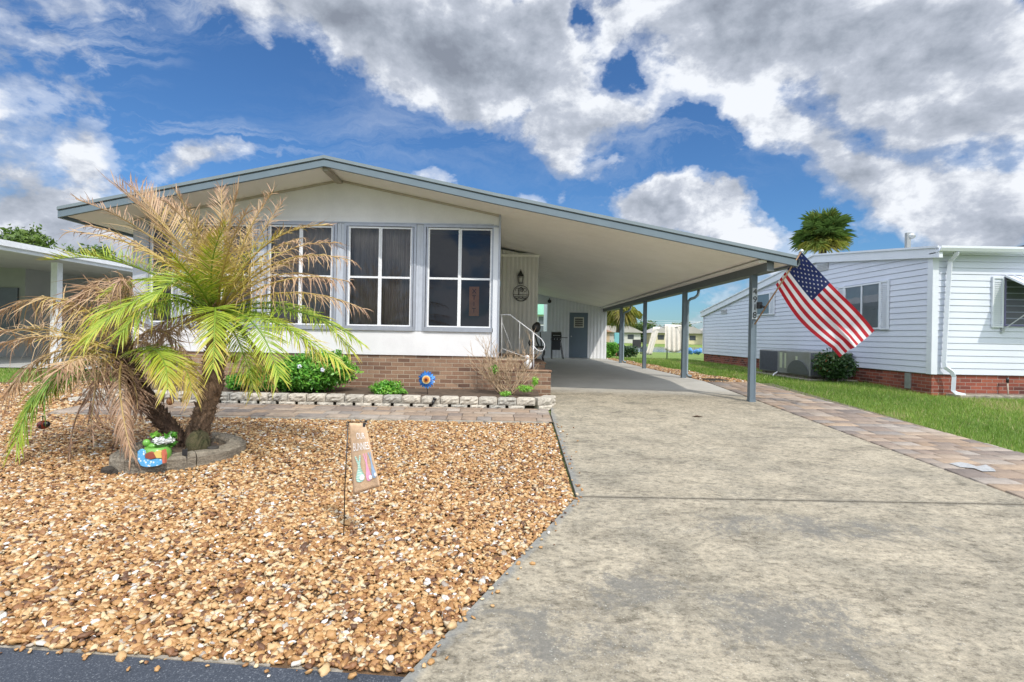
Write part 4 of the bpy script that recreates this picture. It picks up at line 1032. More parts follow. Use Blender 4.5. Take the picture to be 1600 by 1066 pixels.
k = MB(); k.prism([(q(a,b_).x, q(a,b_).z) for a,b_ in [(257,702),(262,699),(268,701),(269,710),(261,710)]][::-1], 'y', Yp-.152, Yp-.118); k.build('yellow_patch', YEL, pan)
k = MB(); k.prism([(q(a,b_).x, q(a,b_).z) for a,b_ in [(269,698),(272,697),(274,705),(273,718),(270,718)]][::-1], 'y', Yp-.152, Yp-.118); k.build('red_edge', REDG, pan)
V, F, cq = leaves(q(257,688,.0), (.10,.07,.035), 420, .016, .5, .2, .4, 31); 
m = leaf_mat('white_blossom', [(0,(.62,.66,.66)),(1,(.84,.85,.86))], .2); np_mesh('flowers', V, F, m, fp, cq)
V, F, cq = join([leaves(q(268,681,.03), (.05,.05,.035), 150, .02, .4, .2, .3, 32), leaves(q(243,680,.03), (.05,.04,.03), 90, .022, .7, .2, .3, 33), leaves(q(270,693,.03),(.04,.04,.03),60,.02,.3,.1,.3,34)]); np_mesh('leaves', V, F, GREENLEAF, fp, cq)
pg = thing('plant_marker', 'thin dark plant marker stake standing in front of the palm in the stone ring', 'stake', P(292,716,5.15))
k = MB(); k.tube([P(292,725,5.05), P(292,701,5.05)], .005, 6); k.box(P(285,705,5.05).x,P(293,705,5.05).x,5.045,5.052,P(290,712,5.05).z,P(290,702,5.05).z,b=.002); k.build('stake', DARKPL, pg)
rd = thing('rock_disc', 'small round dark cap set in the right end of the stone ring', 'cap', P(355,700,5.5))
c = Vector((RC.x+.44,RC.y-.22,RC.z+.128)); k = MB(); k.lathe(c, [(.05,-.01),(.055,.008),(.04,.012),(0,.008)], 14); k.build('cap', M('dark_cap', (.05,.045,.04), .7, .1, 30), rd)
# ladybird ornament hanging from a frond
lb = thing('hanging_ornament', 'red and black ladybird ornament hanging from the left palm frond on a chain', 'ornament', P(67,665,5.3))
c = P(67,664,5.3); k = MB(); k.ball(c, .055, .045, .045, 14, 10); k.build('shell', M('red_glass', (.26,.03,.02), .15, .1, 20), lb)
k = MB(); k.ball(c+Vector((.05,-.01,.01)), .032, .03, .032, 10, 8)
for i in range(4): k.ball(c+Vector((rr.uniform(-.035,.02),-.038,rr.uniform(-.02,.025))), .009)
k.build('head', BLACK, lb); k = MB(); k.tube([c+Vector((.0,0,.04)), P(66,650,5.3), P(60,654,5.3), P(53,652,5.3)], .005, 6); k.tube([P(66,650,5.3), P(70,652,5.3), P(71,658,5.3)], .005, 6); k.build('chain', BLACK, lb)
# amber glass balls hanging from the palm
for (a_, b2, yy, r_, w_) in ((366,561,5.9,.04,'amber glass ball hanging from the right side of the upright palm'),(266,627,5.3,.036,'small amber ball hanging between the two palm trunks')):
    ob = thing('hanging_ball', w_, 'ornament', P(a_, b2, yy)); c = P(a_, b2, yy)
    k = MB(); k.ball(c, r_, r_, r_*1.15, 16, 12); k.build('ball', M('amber_glass', (.46,.22,.10), .12, .25, 16), ob)
    k = MB(); k.tube([c+Vector((0,0,r_)), c+Vector((.01,0,r_+.16))], .003, 5); k.build('hook', BLACK, ob)

# ------------------------------------------------------------------ the two-stemmed date palm
palm = thing('date_palm', 'twin stemmed pygmy date palm with half brown, half green drooping fronds in the stone ring', 'palm tree', (RC.x, RC.y, RC.z+.05))
PY = 5.75
def trunk(pts, rs, mat, seed, boots):
    k = MB(); rr = random.Random(seed)
    P_ = [Vector(p) for p in pts]; fine_p = []; fine_r = []
    for i in range(len(P_)-1):
        for j in range(6):
            t_ = j/6; fine_p.append(P_[i].lerp(P_[i+1], t_)); fine_r.append((rs[i]+(rs[i+1]-rs[i])*t_)*rr.uniform(.9,1.1))
    fine_p.append(P_[-1]); fine_r.append(rs[-1]); k.tube(fine_p, fine_r, 12)
    for n_ in range(boots):
        t_ = (n_+rr.random())/boots*(len(fine_p)-1.01); i = int(t_); p = fine_p[i].lerp(fine_p[i+1], t_-i); r_ = fine_r[i]; tn = (fine_p[i+1]-fine_p[i]).normalized()
        a = n_*2.4+rr.uniform(-.2,.2); s1 = tn.cross(Vector((0,1,0))).normalized(); s2 = tn.cross(s1); o = s1*math.cos(a)+s2*math.sin(a)
        sd = tn.cross(o); b0 = p+o*r_*.82; l_ = rr.uniform(.03,.075); w_ = rr.uniform(.010,.022); up = tn*rr.uniform(.4,1.3)+o*rr.uniform(.5,1.1)
        t2 = b0+up.normalized()*l_
        k.add([b0-sd*w_-tn*.02, b0+sd*w_-tn*.02, b0+sd*w_*.7+tn*.02+o*.004, b0-sd*w_*.7+tn*.02+o*.004, t2-sd*w_*.35, t2+sd*w_*.35], [(0,1,5,4),(1,2,5),(2,3,4,5),(3,0,4)])
        if rr.random() < .5:       # loose fibres
            q1 = b0+o*rr.uniform(.02,.05)+Vector((rr.uniform(-.03,.03),0,-rr.uniform(.02,.09))); k.tube([b0, b0.lerp(q1,.5)+o*.012, q1], [.003,.002,.001], 4, cap=False)
    return k.build('trunk', mat, palm)
trunk([P(302,712,5.62),P(308,680,5.65),P(321,640,5.70),P(331,600,5.73),P(337,550,PY),P(340,492,PY)], [.135,.112,.102,.118,.10,.08], BARK, 1, 420)
trunk([P(292,706,5.6),P(268,672,5.55),P(240,640,5.52),P(216,612,5.5),P(200,582,5.5),P(191,548,5.5)], [.085,.078,.088,.108,.12,.08], BARKD, 2, 420)
k = MB(); vs = []; rr = random.Random(5)
k.ball(P(310,694,5.50), .12, .12, .15, 16, 12)
for v in k.v: v += Vector((rr.uniform(-.012,.012),rr.uniform(-.012,.012),rr.uniform(-.012,.012)))
k.build('root_mass', M('mossy_roots', (.13,.11,.06), .98, .3, 20, 90, bmp=1, col2=(.05,.06,.02)), palm)
def frond(A, B, D, Ll, c0, c1, droop=.25, n=44, seed=0, lift=.25, spread=1.0, curl=0.06, wid=.0085, start=.10, tipc=.18, rc=None):
    g_ = np.random.default_rng(seed); A, B, D = (np.array(p, float) for p in (A, B, D))
    t_ = np.linspace(start, 1, n)[:,None]
    pos = (1-t_)**2*A+2*t_*(1-t_)*B+t_**2*D; T = 2*(1-t_)*(B-A)+2*t_*(D-B); T /= np.linalg.norm(T, axis=1)[:,None]
    ref = np.array([0,-.25,1.0]); Sd = np.cross(T, ref); nn = np.linalg.norm(Sd, axis=1)
    alt = np.cross(T, np.array([0,1.0,.2])); w_ = np.clip((nn-.15)/.4, 0, 1)[:,None]
    Sd = Sd/np.maximum(nn,1e-3)[:,None]; alt /= np.linalg.norm(alt, axis=1)[:,None]; alt *= np.sign(np.sum(alt*Sd,1)+1e-6)[:,None]
    Sd = Sd*w_+alt*(1-w_); Sd /= np.linalg.norm(Sd, axis=1)[:,None]; Nn = np.cross(Sd, T)
    Vs = []; Fs = []; Cs = []; off = 0
    tt = t_[:,0]; prof_ = .5+.5*np.sin(PI*np.clip(tt*1.02,0,1)**.8); prof_ = np.where(tt > .85, np.maximum(prof_, .55), prof_)
    ang = (.35+.75*tt)
    for s_ in (-1, 1):
        Dr = s_*Sd*(np.cos(ang)*spread)[:,None]+T*np.sin(ang)[:,None]+Nn*(lift*(1-.4*tt))[:,None]+g_.normal(0, curl*1.6, (n,3))
        Dr /= np.linalg.norm(Dr, axis=1)[:,None]
        l_ = Ll*prof_*g_.uniform(.82,1.12,n)
        Wd = T-np.sum(T*Dr,1)[:,None]*Dr; Wd /= np.linalg.norm(Wd, axis=1)[:,None]
        tw_ = g_.normal(0,.5,n)[:,None]; Wd = Wd*np.cos(tw_)+np.cross(Dr,Wd)*np.sin(tw_)
        dr_ = droop*g_.uniform(.6,1.4,n)
        cu_ = g_.normal(0, curl*2, (n,3))
        pts_ = []
        for k_, (u, ww) in enumerate(((0,.5),(.3,1),(.62,.9),(.85,.55),(1,.06))):
            p_ = pos+Dr*(l_*u*(1-.25*dr_*u))[:,None]+np.array([0,0,-1.0])*(dr_*l_*u*u)[:,None]+cu_*(l_*u*u)[:,None]
            h = Wd*wid*ww; pts_.append(p_-h); pts_.append(p_+h)
        V_ = np.stack(pts_, 1).reshape(-1,3); idx = (np.arange(n)*10)[:,None]
        F_ = np.concatenate([np.stack([idx[:,0]+2*j, idx[:,0]+2*j+1, idx[:,0]+2*j+3, idx[:,0]+2*j+2], 1) for j in range(4)])
        cb_ = c0+(c1-c0)*tt+g_.normal(0,.045,n)
        Cv = np.repeat(cb_, 10).reshape(n,10)+np.array([0,0,0,0,.25,.25,.7,.7,1,1])[None]*tipc
        Vs.append(V_); Fs.append(F_+off); Cs.append(Cv.ravel()); off += len(V_)
    # rachis
    tr_ = np.linspace(0,1,12)[:,None]; rp = (1-tr_)**2*A+2*tr_*(1-tr_)*B+tr_**2*D
    mb = MB(); mb.tube([Vector(p) for p in rp], [.013*(1-.8*i/11)+.001 for i in range(12)], 5)
    V_ = np.array([tuple(v) for v in mb.v]); F_ = np.array([f for f in mb.f if len(f) == 4]); Vs.append(V_); Fs.append(F_+off)
    cr = (c0+c1)/2*.75 if rc is None else rc; Cs.append(np.linspace(cr*.9, cr*1.05, len(V_)))
    np_mesh('frond', np.concatenate(Vs), np.concatenate(Fs), PALM, palm, np.concatenate(Cs))
g_, y_, t_, b_ = .22, .42, .72, .85
# (start px, ctrl px, tip px, depth shift ctrl, depth shift tip, leaf length, c0, c1, droop, lift, curl, tip tint)
FA = [
 ((338,482),(290,360),(182,292),.0,.1,.40,.50,.86,-.05,.5,.04,.1),
 ((338,482),(270,350),(205,290),.15,.2,.36,.55,.85,-.05,.5,.05,.1),
 ((340,480),(310,350),(262,318),-.2,-.3,.30,.52,.78,.1,.35,.06,.1),
 ((340,480),(352,360),(372,300),-.2,-.3,.27,.55,.78,.1,.35,.08,.1),
 ((344,480),(392,390),(470,372),-.4,-.5,.26,.60,.76,.5,.1,.12,.1),
 ((336,482),(250,350),(120,312),.3,.4,.27,.62,.85,.05,.35,.08,.1),
 ((336,482),(240,372),(140,352),-.2,-.3,.26,.62,.80,.55,.1,.10,.1),
 ((334,486),(255,370),(112,362),-.45,-.6,.24,.40,.70,.45,.2,.08,.3),
 ((332,484),(200,385),(84,406),.1,.1,.30,.18,.42,-.10,.45,.04,.15),
 ((336,482),(305,340),(225,305),.5,.7,.28,.60,.82,.15,.3,.10,.1),
 ((340,480),(330,380),(275,300),-.3,-.45,.24,.65,.80,.15,.3,.10,.1),
 ((342,480),(348,370),(346,296),.1,.3,.27,.42,.78,.05,.3,.05,.3),
 ((344,480),(380,360),(426,300),.1,.2,.24,.60,.78,.15,.3,.12,.1),
 ((345,480),(395,380),(440,318),.4,.6,.24,.66,.82,.25,.2,.12,.1),
 ((345,482),(400,350),(512,352),-.1,-.1,.24,.30,.66,.15,.35,.08,.3),
 ((346,482),(430,368),(530,380),.3,.4,.24,.68,.80,.45,.2,.12,.1),
 ((346,484),(430,370),(552,408),-.2,-.3,.24,.70,.80,.55,.1,.12,.1),
 ((346,484),(430,400),(520,440),.3,.4,.24,.70,.84,.60,.1,.12,.1),
 ((348,486),(440,412),(545,440),-.5,-.7,.22,.72,.84,.65,.1,.12,.1),
 ((348,486),(450,430),(566,482),-.3,-.3,.25,.60,.82,.55,.1,.08,.1),
 ((348,488),(470,440),(548,548),.0,.0,.26,.25,.40,.45,.2,.06,.15),
 ((348,490),(470,460),(562,535),-.3,-.4,.25,.20,.38,.40,.2,.06,.15),
 ((350,492),(430,470),(500,560),.2,.3,.28,.24,.45,.50,.2,.06,.2),
 ((350,492),(430,480),(540,575),-.5,-.7,.26,.28,.42,.45,.2,.06,.2),
 ((346,492),(405,475),(436,588),-.5,-.9,.31,.24,.36,.25,.2,.04,.12),
 ((336,492),(338,448),(333,574),-.55,-.85,.30,.30,.42,.20,.15,.03,.16),
 ((330,486),(235,415),(132,535),-.7,-1.15,.34,.26,.40,.30,.15,.03,.14),
 ((330,488),(225,430),(140,500),-.45,-.85,.34,.30,.40,.55,.1,.04,.14),
 ((332,488),(250,440),(190,520),-.6,-1.05,.32,.24,.38,.50,.1,.04,.14),
 ((334,486),(255,405),(170,455),-.3,-.5,.30,.24,.40,.35,.2,.05,.14),
 ((332,488),(300,395),(236,470),-.55,-.95,.30,.28,.36,.12,.3,.03,.1),
 ((336,484),(318,410),(352,352),-.35,-.5,.26,.20,.50,.10,.35,.04,.35),
 ((334,484),(300,420),(330,365),.3,.5,.26,.28,.60,.10,.3,.06,.3),
 ((332,492),(280,485),(225,520),-.2,-.3,.24,.70,.86,.7,.0,.14,.1),
 ((344,494),(372,510),(396,606),-.1,-.3,.28,.22,.42,.45,.1,.05,.2),
 ((340,492),(372,480),(425,600),.3,.4,.25,.30,.50,.5,.1,.06,.2),
 ((330,492),(270,500),(238,545),.3,.4,.24,.55,.82,.7,.0,.14,.1),
 ((344,482),(380,400),(400,330),.7,1.1,.26,.60,.80,.25,.2,.10,.1),
 ((346,484),(420,410),(480,400),.7,1.1,.25,.55,.80,.45,.2,.10,.1),
 ((334,484),(270,420),(190,400),.6,.9,.26,.30,.62,.30,.2,.06,.2),
 ((340,482),(345,400),(385,330),-.5,-.7,.23,.62,.78,.30,.2,.10,.1),
 ((334,486),(310,440),(265,395),-.6,-1.0,.24,.24,.50,.25,.25,.05,.25),
]
for i, f in enumerate(FA):
    (sp_, cp_, tp_, dc, dt, Ll, c0, c1, dr, lf, cu, tc) = f
    if c0 > .5: c0 -= (.12, .24, .05)[i%3]
    frond(P(*sp_, PY), P(*cp_, PY+dc), P(*tp_, PY+dt), Ll*1.08, c0, c1, dr, 60, 100+i, lf, 1.0, cu, (.0048 if c1 > .6 else .0056), .12, tc, rc=.60 if c1 > .6 else None)
FBx = [
 ((190,548),(120,425),(2,485),-.1,-.2,.28,.50,.74,.75,.1,.10,.1),
 ((188,552),(90,500),(-8,520),.1,.1,.24,.45,.74,.35,.2,.12,.1),
 ((186,554),(90,505),(-6,540),-.3,-.4,.22,.50,.80,.60,.1,.12,.1),
 ((184,556),(60,520),(14,612),-.1,-.2,.26,.45,.82,.80,.0,.10,.1),
 ((176,562),(60,555),(26,690),-.3,-.5,.29,.10,.30,.55,.1,.03,.10),
 ((176,566),(80,560),(36,660),.1,.1,.27,.08,.40,.55,.1,.05,.2),
 ((170,570),(90,590),(60,620),.2,.3,.24,.12,.30,.45,.1,.05,.2),
 ((192,544),(170,405),(118,470),.0,-.1,.26,.66,.84,.6,.1,.16,.1),
 ((194,544),(190,400),(140,450),.3,.4,.26,.66,.82,.7,.1,.16,.1),
 ((194,544),(200,410),(190,440),-.3,-.5,.24,.68,.84,.8,.0,.16,.1),
 ((188,548),(120,470),(70,470),.4,.6,.26,.60,.84,.8,.0,.16,.1),
 ((200,550),(240,480),(290,552),-.1,-.1,.22,.74,.90,.5,.0,.14,.1),
 ((198,552),(230,500),(262,600),.3,.3,.24,.55,.85,.6,.0,.10,.1),
 ((200,552),(262,520),(262,606),-.4,-.6,.27,.24,.46,.25,.1,.03,.18),
 ((202,552),(290,530),(300,612),-.2,-.3,.26,.30,.54,.35,.1,.05,.12),
 ((190,556),(150,545),(142,668),-.3,-.45,.22,.80,.92,.5,.0,.12,.1),
 ((194,558),(175,590),(206,712),-.5,-.7,.16,.76,.86,.9,.0,.05,.1),
 ((192,548),(180,500),(236,470),.3,.4,.24,.60,.82,.5,.0,.14,.1),
 ((188,556),(130,545),(90,580),-.5,-.8,.24,.55,.82,.6,.0,.14,.1),
 ((192,556),(215,600),(215,640),-.2,-.3,.18,.84,.95,.5,.0,.16,.1),
]
for i, f in enumerate(FBx):
    (sp_, cp_, tp_, dc, dt, Ll, c0, c1, dr, lf, cu, tc) = f
    frond(P(*sp_, 5.5), P(*cp_, 5.5+dc), P(*tp_, 5.5+dt), Ll*1.18, c0, c1, dr*1.15, 62, 300+i, lf, 1.0, cu*1.3, (.0056 if c1 > .6 else .0056), .14, tc, rc=.62 if c1 > .6 else None)
# one long bare stalk with a withered tip
frond(P(168,585,5.3), P(112,628,5.2), P(108,712,5.15), .10, .8, .9, .9, 10, 777, 0, 1, .1, .006, .82, .1, rc=.9)
# old fibre and withered spathes at the crown hearts
rr = random.Random(11)
for (a_, b2, yy) in ((338,486,PY),(192,552,5.5)):
    k = MB()
    for i in range(90):
        o = P(a_, b2, yy)+Vector((rr.uniform(-.08,.08),rr.uniform(-.08,.08),rr.uniform(-.1,.06))); q1 = o+Vector((rr.uniform(-.16,.16),rr.uniform(-.16,.16),rr.uniform(-.12,.2)))
        k.tube([o, o.lerp(q1,.5)+Vector((0,0,.02)), q1], [.007,.005,.001], 4, cap=False)
    k.build('crown_fibre', M('crown_fibre', (.20,.12,.07), .95, .2, 20), palm)

# ------------------------------------------------------------------ neighbouring house on the right
NX = 8.9; N0 = 10.7; N1 = 23.1
nh = thing('sided_house', 'white vinyl sided single storey house on a red brick base to the right', 'house', (NX+3, N0, -.1))
def nroof(y): return 2.99+.118*(y-N0) if y < 14.7 else 3.462-.1465*(y-14.7)
ZB = .36
sd = MB(); lap = .131; z = ZB
while z < 3.5:     # gable side: laps clipped under the rake
    ya = N0; yb = N1
    if nroof(N0)-.08 < z+lap: ya = min(14.7, N0+(z+lap+.08-2.99)/.118)
    if nroof(N1) < z+lap+.05: yb = max(14.7, 14.7+(3.462-(z+lap)-.05)/.1465)
    if yb-ya > .15: sd.add([(NX-.024,ya,z+.009),(NX-.024,yb,z+.009),(NX-.012,yb,z+lap),(NX-.012,ya,z+lap),(NX,ya,z+.009),(NX,yb,z+.009)], [(1,0,3,2),(0,1,5,4)])
    z += lap
sd.prism([(N0+.02,ZB),(N1,ZB),(N1,nroof(N1)-.02),(14.7,3.44),(N0+.02,2.97)], 'x', NX+.002, NX+.08)
z = ZB
while z < 2.86:    # street side
    sd.add([(NX,N0-.022,z+.005),(NX+7,N0-.022,z+.005),(NX+7,N0-.010,z+lap),(NX,N0-.010,z+lap),(NX,N0,z+.005),(NX+7,N0,z+.005)], [(0,1,2,3),(1,0,4,5)]); z += lap
sd.box(NX+.08,NX+7,N0+.002,N0+.08,ZB,2.99)
sd.build('siding', VINYL, nh)
k = MB(); k.box(NX+.02,NX+7,N0+.02,N0+.12,-.3,ZB-.001); k.box(NX+.02,NX+.12,N0+.12,N1-.02,-.3,ZB-.001); k.build('brick_base', REDBRICK, nh)
k = MB(); k.box(NX-.036,NX+.09,N0-.034,N0-.024,ZB,2.90); k.box(NX-.038,NX-.032,N0-.024,N0+.10,ZB,2.90); k.build('corner_trim', VTRIM, nh); k = MB(); k.box(NX-.036,NX-.031,N1-.08,N1+.01,ZB,2.25); k.build('corner_trim', VTRIM, nh)
# rake and gutter
k = MB()
for (a, b2) in ((N0-.25,14.7),(14.7,N1+.15)):
    za, zb = (nroof(N0)-.25*.118, 3.462) if a < 14 else (3.462, nroof(N1)-.02)
    k.add([(NX-.10,a,za-.20),(NX-.10,b2,zb-.20),(NX-.10,b2,zb+.02),(NX-.10,a,za+.02),(NX-.02,a,za-.20),(NX-.02,b2,zb-.20),(NX-.02,b2,zb+.02),(NX-.02,a,za+.02)], [(1,0,3,2),(0,1,5,4),(3,7,6,2),(0,4,7,3),(1,2,6,5),(4,5,6,7)])
    k.add([(NX-.13,a,za-.0),(NX-.13,b2,zb-.0),(NX-.13,b2,zb+.045),(NX-.13,a,za+.045),(NX-.101,a,za-.0),(NX-.101,b2,zb-.0),(NX-.101,b2,zb+.045),(NX-.101,a,za+.045)], [(1,0,3,2),(0,1,5,4),(3,7,6,2),(0,4,7,3)])
k.build('rake_board', VTRIM, nh)
k = MB(); k.prism([(N0-.32,2.995),(N0-.32,2.95),(N0-.29,2.89),(N0-.18,2.87),(N0-.17,3.0),(N0-.19,3.0),(N0-.20,2.90),(N0-.28,2.915),(N0-.305,2.96),(N0-.305,2.995)], 'x', NX-.11, NX+7); k.build('gutter', VTRIM, nh)
k = MB(); k.box(NX-.1,NX+7,N0-.169,N0-.01,2.86,2.88); k.build('soffit', VTRIM, nh)
k = MB(); k.add([(NX-.12,N0-.22,2.99),(NX+7,N0-.22,2.99),(NX+7,14.7,3.50),(NX-.12,14.7,3.50),(NX+7,N1+.2,2.26),(NX-.12,N1+.2,2.26)], [(0,1,2,3),(3,2,4,5)]); k.build('roof', M('pale_roof', (.55,.57,.6), .5, .1, 3), nh)
k = MB(); k.box(NX+1.6,NX+1.95,N0-.34,N0-.1,3.0,3.035); k.build('roof_flashing', M('dark_flash', (.06,.06,.07), .6, .1, 8), nh)
def shutter(mb, face, a, b2, z0, z1, off):
    """louvred panel; face 'x' lies on the gable side, 'y' on the street side"""
    n_ = int((z1-z0)/.045)
    def bx(u0,u1,w0,w1,zz0,zz1):
        if face == 'x': mb.box(off-w1, off-w0, u0, u1, zz0, zz1)
        else: mb.box(u0, u1, off-w1, off-w0, zz0, zz1)
    bx(a,a+.03,.0,.04,z0,z1); bx(b2-.03,b2,.0,.04,z0,z1); bx(a+.03,b2-.03,.0,.04,z0,z0+.04); bx(a+.03,b2-.03,.0,.04,z1-.04,z1)
    bx(a+.03,b2-.03,.0,.012,z0+.04,z1-.04)
    for i in range(n_-2):
        zz = z0+.05+i*.045; bx(a+.03,b2-.03,.013,.030,zz,zz+.022)
def side_window(y0, y1, z0, z1, split, sh):
    k = MB(); X = NX-.032
    k.box(X-.035,X,y0-.04,y0,z0-.04,z1+.04); k.box(X-.035,X,y1,y1+.04,z0-.04,z1+.04); k.box(X-.035,X,y0,y1,z0-.04,z0); k.box(X-.035,X,y0,y1,z1,z1+.04)
    if split: k.box(X-.03,X,(y0+y1)/2-.02,(y0+y1)/2+.02,z0,z1)
    f = k.build('window', VTRIM, nh)
    g_ = MB(); g_.quad((X-.012,y1,z0),(X-.012,y0,z0),(X-.012,y0,z1),(X-.012,y1,z1)); g_.build('pane', GLASSN, f)
    b3 = MB(); b3.quad((X-.004,y1,z0),(X-.004,y0,z0),(X-.004,y0,z1),(X-.004,y1,z1)); b3.build('blind', M('window_blind', (.42,.45,.47), .8, .05, 3), f)
    if sh: 
        s_ = MB(); shutter(s_, 'x', y0-.04-sh, y0-.042, z0-.05, z1+.05, X); s_.build('shutter', VTRIM, nh)
        s_ = MB(); shutter(s_, 'x', y1+.042, y1+.04+sh, z0-.05, z1+.05, X); s_.build('shutter', VTRIM, nh)
GLASSN = glass_mat('neighbour_glass', (.8,.84,.86), 1.6)
def sy(px): return NX*800/(px-791)
side_window(sy(1376), sy(1323), P(1376,512,sy(1376)).z, P(1376,443,sy(1376)).z, True, .26)
side_window(sy(1203.5), sy(1184), P(1203,490,sy(1203)).z, P(1203,459,sy(1203)).z, False, .28)
# gable vents
for (pa, pb, pz0, pz1) in ((1277,1294,410,421),(1127,1136,483,490)):
    k = MB(); y0, y1 = sy(pb), sy(pa); z0 = P(pb,pz1,y0).z; z1 = P(pb,pz0,y0).z; n_ = 5
    for i in range(n_): k.box(NX-.05,NX-.017,y0,y1,z0+(z1-z0)*i/n_,z0+(z1-z0)*(i+.6)/n_)
    k.build('vent', M('vent_grey', (.5,.52,.55), .6, .05, 5), nh)
# street-side window with awning and shutter
fx = lambda px: (px-791-1)/800*N0
wz0 = P(1567,510,N0).z; wz1 = P(1567,433,N0).z; xa = fx(1566)
k = MB(); k.box(xa,xa+.035,N0-.05,N0-.018,wz0,wz1); k.box(xa+.035,xa+1.3,N0-.05,N0-.018,wz1-.035,wz1); k.box(xa+.035,xa+1.3,N0-.05,N0-.018,wz0,wz0+.03); f = k.build('window', M('purple_grey_frame', (.16,.15,.30), .5, .05, 5), nh)
k = MB(); k.quad((xa+.035,N0-.03,wz0+.03),(xa+1.3,N0-.03,wz0+.03),(xa+1.3,N0-.03,wz1-.035),(xa+.035,N0-.03,wz1-.035)); k.build('pane', GLASSN, f)
k = MB(); k.quad((xa+.035,N0-.02,wz0+.03),(xa+1.3,N0-.02,wz0+.03),(xa+1.3,N0-.02,wz1-.035),(xa+.035,N0-.02,wz1-.035)); k.build('blind', M('shade_screen', (.16,.18,.18), .8, .05, 3), f)
k = MB(); shutter(k, 'y', fx(1547), fx(1564.5), wz0-.03, wz1+.0, N0-.018); k.build('shutter', VTRIM, nh)
k = MB(); k.add([(xa-.02,N0-.06,wz1+.02),(xa+1.4,N0-.06,wz1+.02),(xa+1.4,N0-.75,wz1-.36),(xa-.02,N0-.75,wz1-.36),(xa-.02,N0-.06,wz1+.0),(xa+1.4,N0-.06,wz1+.0),(xa+1.4,N0-.75,wz1-.38),(xa-.02,N0-.75,wz1-.38)], [(3,2,1,0),(4,5,6,7),(0,1,5,4),(2,3,7,6),(0,4,7,3)])
for i in range(8): k.bar((xa+i*.17,N0-.06,wz1+.03),(xa+i*.17,N0-.75,wz1-.35),.03,.02)
aw = k.build('awning', VTRIM, nh)
k = MB(); k.bar((xa-.03,N0-.05,wz0-.08),(xa+.5,N0-.62,wz1-.35),.02,.02); k.box(xa-.05,xa+.0,N0-.06,N0-.02,wz0-.13,wz0-.03); k.build('awning_arm', GALV, aw)
k = MB(); k.tube([(fx(1478),N0-.25,2.88),(fx(1478),N0-.22,2.82),(fx(1477),N0-.10,2.70),(fx(1475),N0-.09,2.0),(fx(1471),N0-.09,.62),(fx(1471.5),N0-.10,.52),(fx(1480),N0-.14,.42),(fx(1483),N0-.15,.32),(fx(1482),N0-.15,.04),(fx(1484),N0-.2,-.02),(fx(1492),N0-.28,-.05)], .05, 4, smooth=False); k.build('downspout', VTRIM, nh)
k = MB(); k.box(fx(1421),fx(1428),N0+5,N0+5.1,0,0.01); 
k = MB(); yv = sy(1424); k.box(NX-.01,NX+.018,yv,yv+.16,.0,.34); k.build('access_panel', GALV, nh)
pp_ = thing('pipe_stub', 'thin upright pipe with a black cap against the red brick base at the right edge', 'pipe', (fx(1570), N0-.1, -.1))
k = MB(); k.tube([(fx(1571),N0-.1,-.1),(fx(1569),N0-.1,.22)], .013, 6); k.build('pipe', M('beige_pipe', (.5,.44,.36), .7, .1, 20), pp_); k = MB(); k.tube([(fx(1569),N0-.1,.22),(fx(1569),N0-.1,.32)], .025, 8); k.build('cap', BLACK, pp_)
# splash pad in front of the base
k = MB(); k.box(NX+.3,NX+7,N0-.35,N0+.0,-.14,-.035,b=.01); o_ = k.build('splash_pad', EDGE); tag(o_, 'pale concrete strip along the foot of the right hand house', 'concrete strip')

# lamp behind the roof
ll = thing('yard_lamp', 'grey floodlight on a short pole rising behind the white roof', 'lamp', (12.4, 16, 0))
k = MB(); a = P(1418,391,16); b2 = P(1418,364,16); k.box(a.x-.06,a.x+.06,15.95,16.05,0,b2.z); k.build('pole', M('grey_pole', (.30,.32,.33), .7, .1, 8), ll)
c = P(1423,369,16); k = MB(); k.ball(c, .13, .12, .10, 12, 8); k.build('head', GALV, ll)

# ------------------------------------------------------------------ air conditioner and shrub beside it
ac = thing('air_conditioner', 'grey packaged air conditioner on a slab against the sided house', 'air conditioner', (8.3, 15, 0))
ax0, ax1 = 7.72, 8.82; ya0, ya1 = 13.0, 15.6
zt = 1-(547-525-.018*420)/800*14.6
k = MB(); k.box(ax0,ax1,ya0,ya1,.10,.735,b=.02); k.build('cabinet', M('grey_cabinet', (.25,.27,.28), .5, .1, 3, col2=(.20,.20,.18)), ac)
k = MB(); n_ = 22
for i in range(n_):
    y = 14.55+i*.045; k.box(ax0-.02,ax0-.002,y,y+.02,.14,.70)
k.build('coil_guard', M('grille_dark', (.12,.13,.17), .5, .1, 10), ac); k = MB()
for i in range(24): k.box(ax0+.02+i*.045,ax0+.04+i*.045,ya0-.02,ya0-.002,.14,.70)
k.build('coil_guard', M('grille_dark', (.07,.075,.10), .5, .1, 10), ac)
k = MB(); k.box(ax0-.006,ax0-.001,14.30,14.42,.25,.68); k.box(ax0-.006,ax0-.001,14.10,14.18,.25,.66); k.box(ax0-.006,ax0-.001,13.55,13.64,.45,.6); k.build('sticker', M('pale_sticker', (.50,.55,.42), .6, .05, 20), ac)
k = MB(); pts_ = [(ya0+.03+.98*(1-math.cos(PI*i/16))/2, .14+.36*math.sin(PI*i/16)) for i in range(17)]; k.prism(pts_, 'x', ax0-.03, ax0-.004); k.build('duct_hood', M('dark_hood', (.10,.11,.12), .5, .1, 8), ac)
k = MB(); k.box(ax0-.12,ax1,ya0-.2,ya1+.2,-.05,.04,b=.01); k.box(ax0+.05,ax1-.05,ya0+.1,ya1-.1,.041,.099); k.build('slab', EDGE, ac)
k = MB(); k.tube([(ax0-.02,14.5,.12),(ax0-.10,14.55,.05),(ax0-.2,14.4,.0)], .02, 6); k.build('drain_pipe', WFRAME, ac)
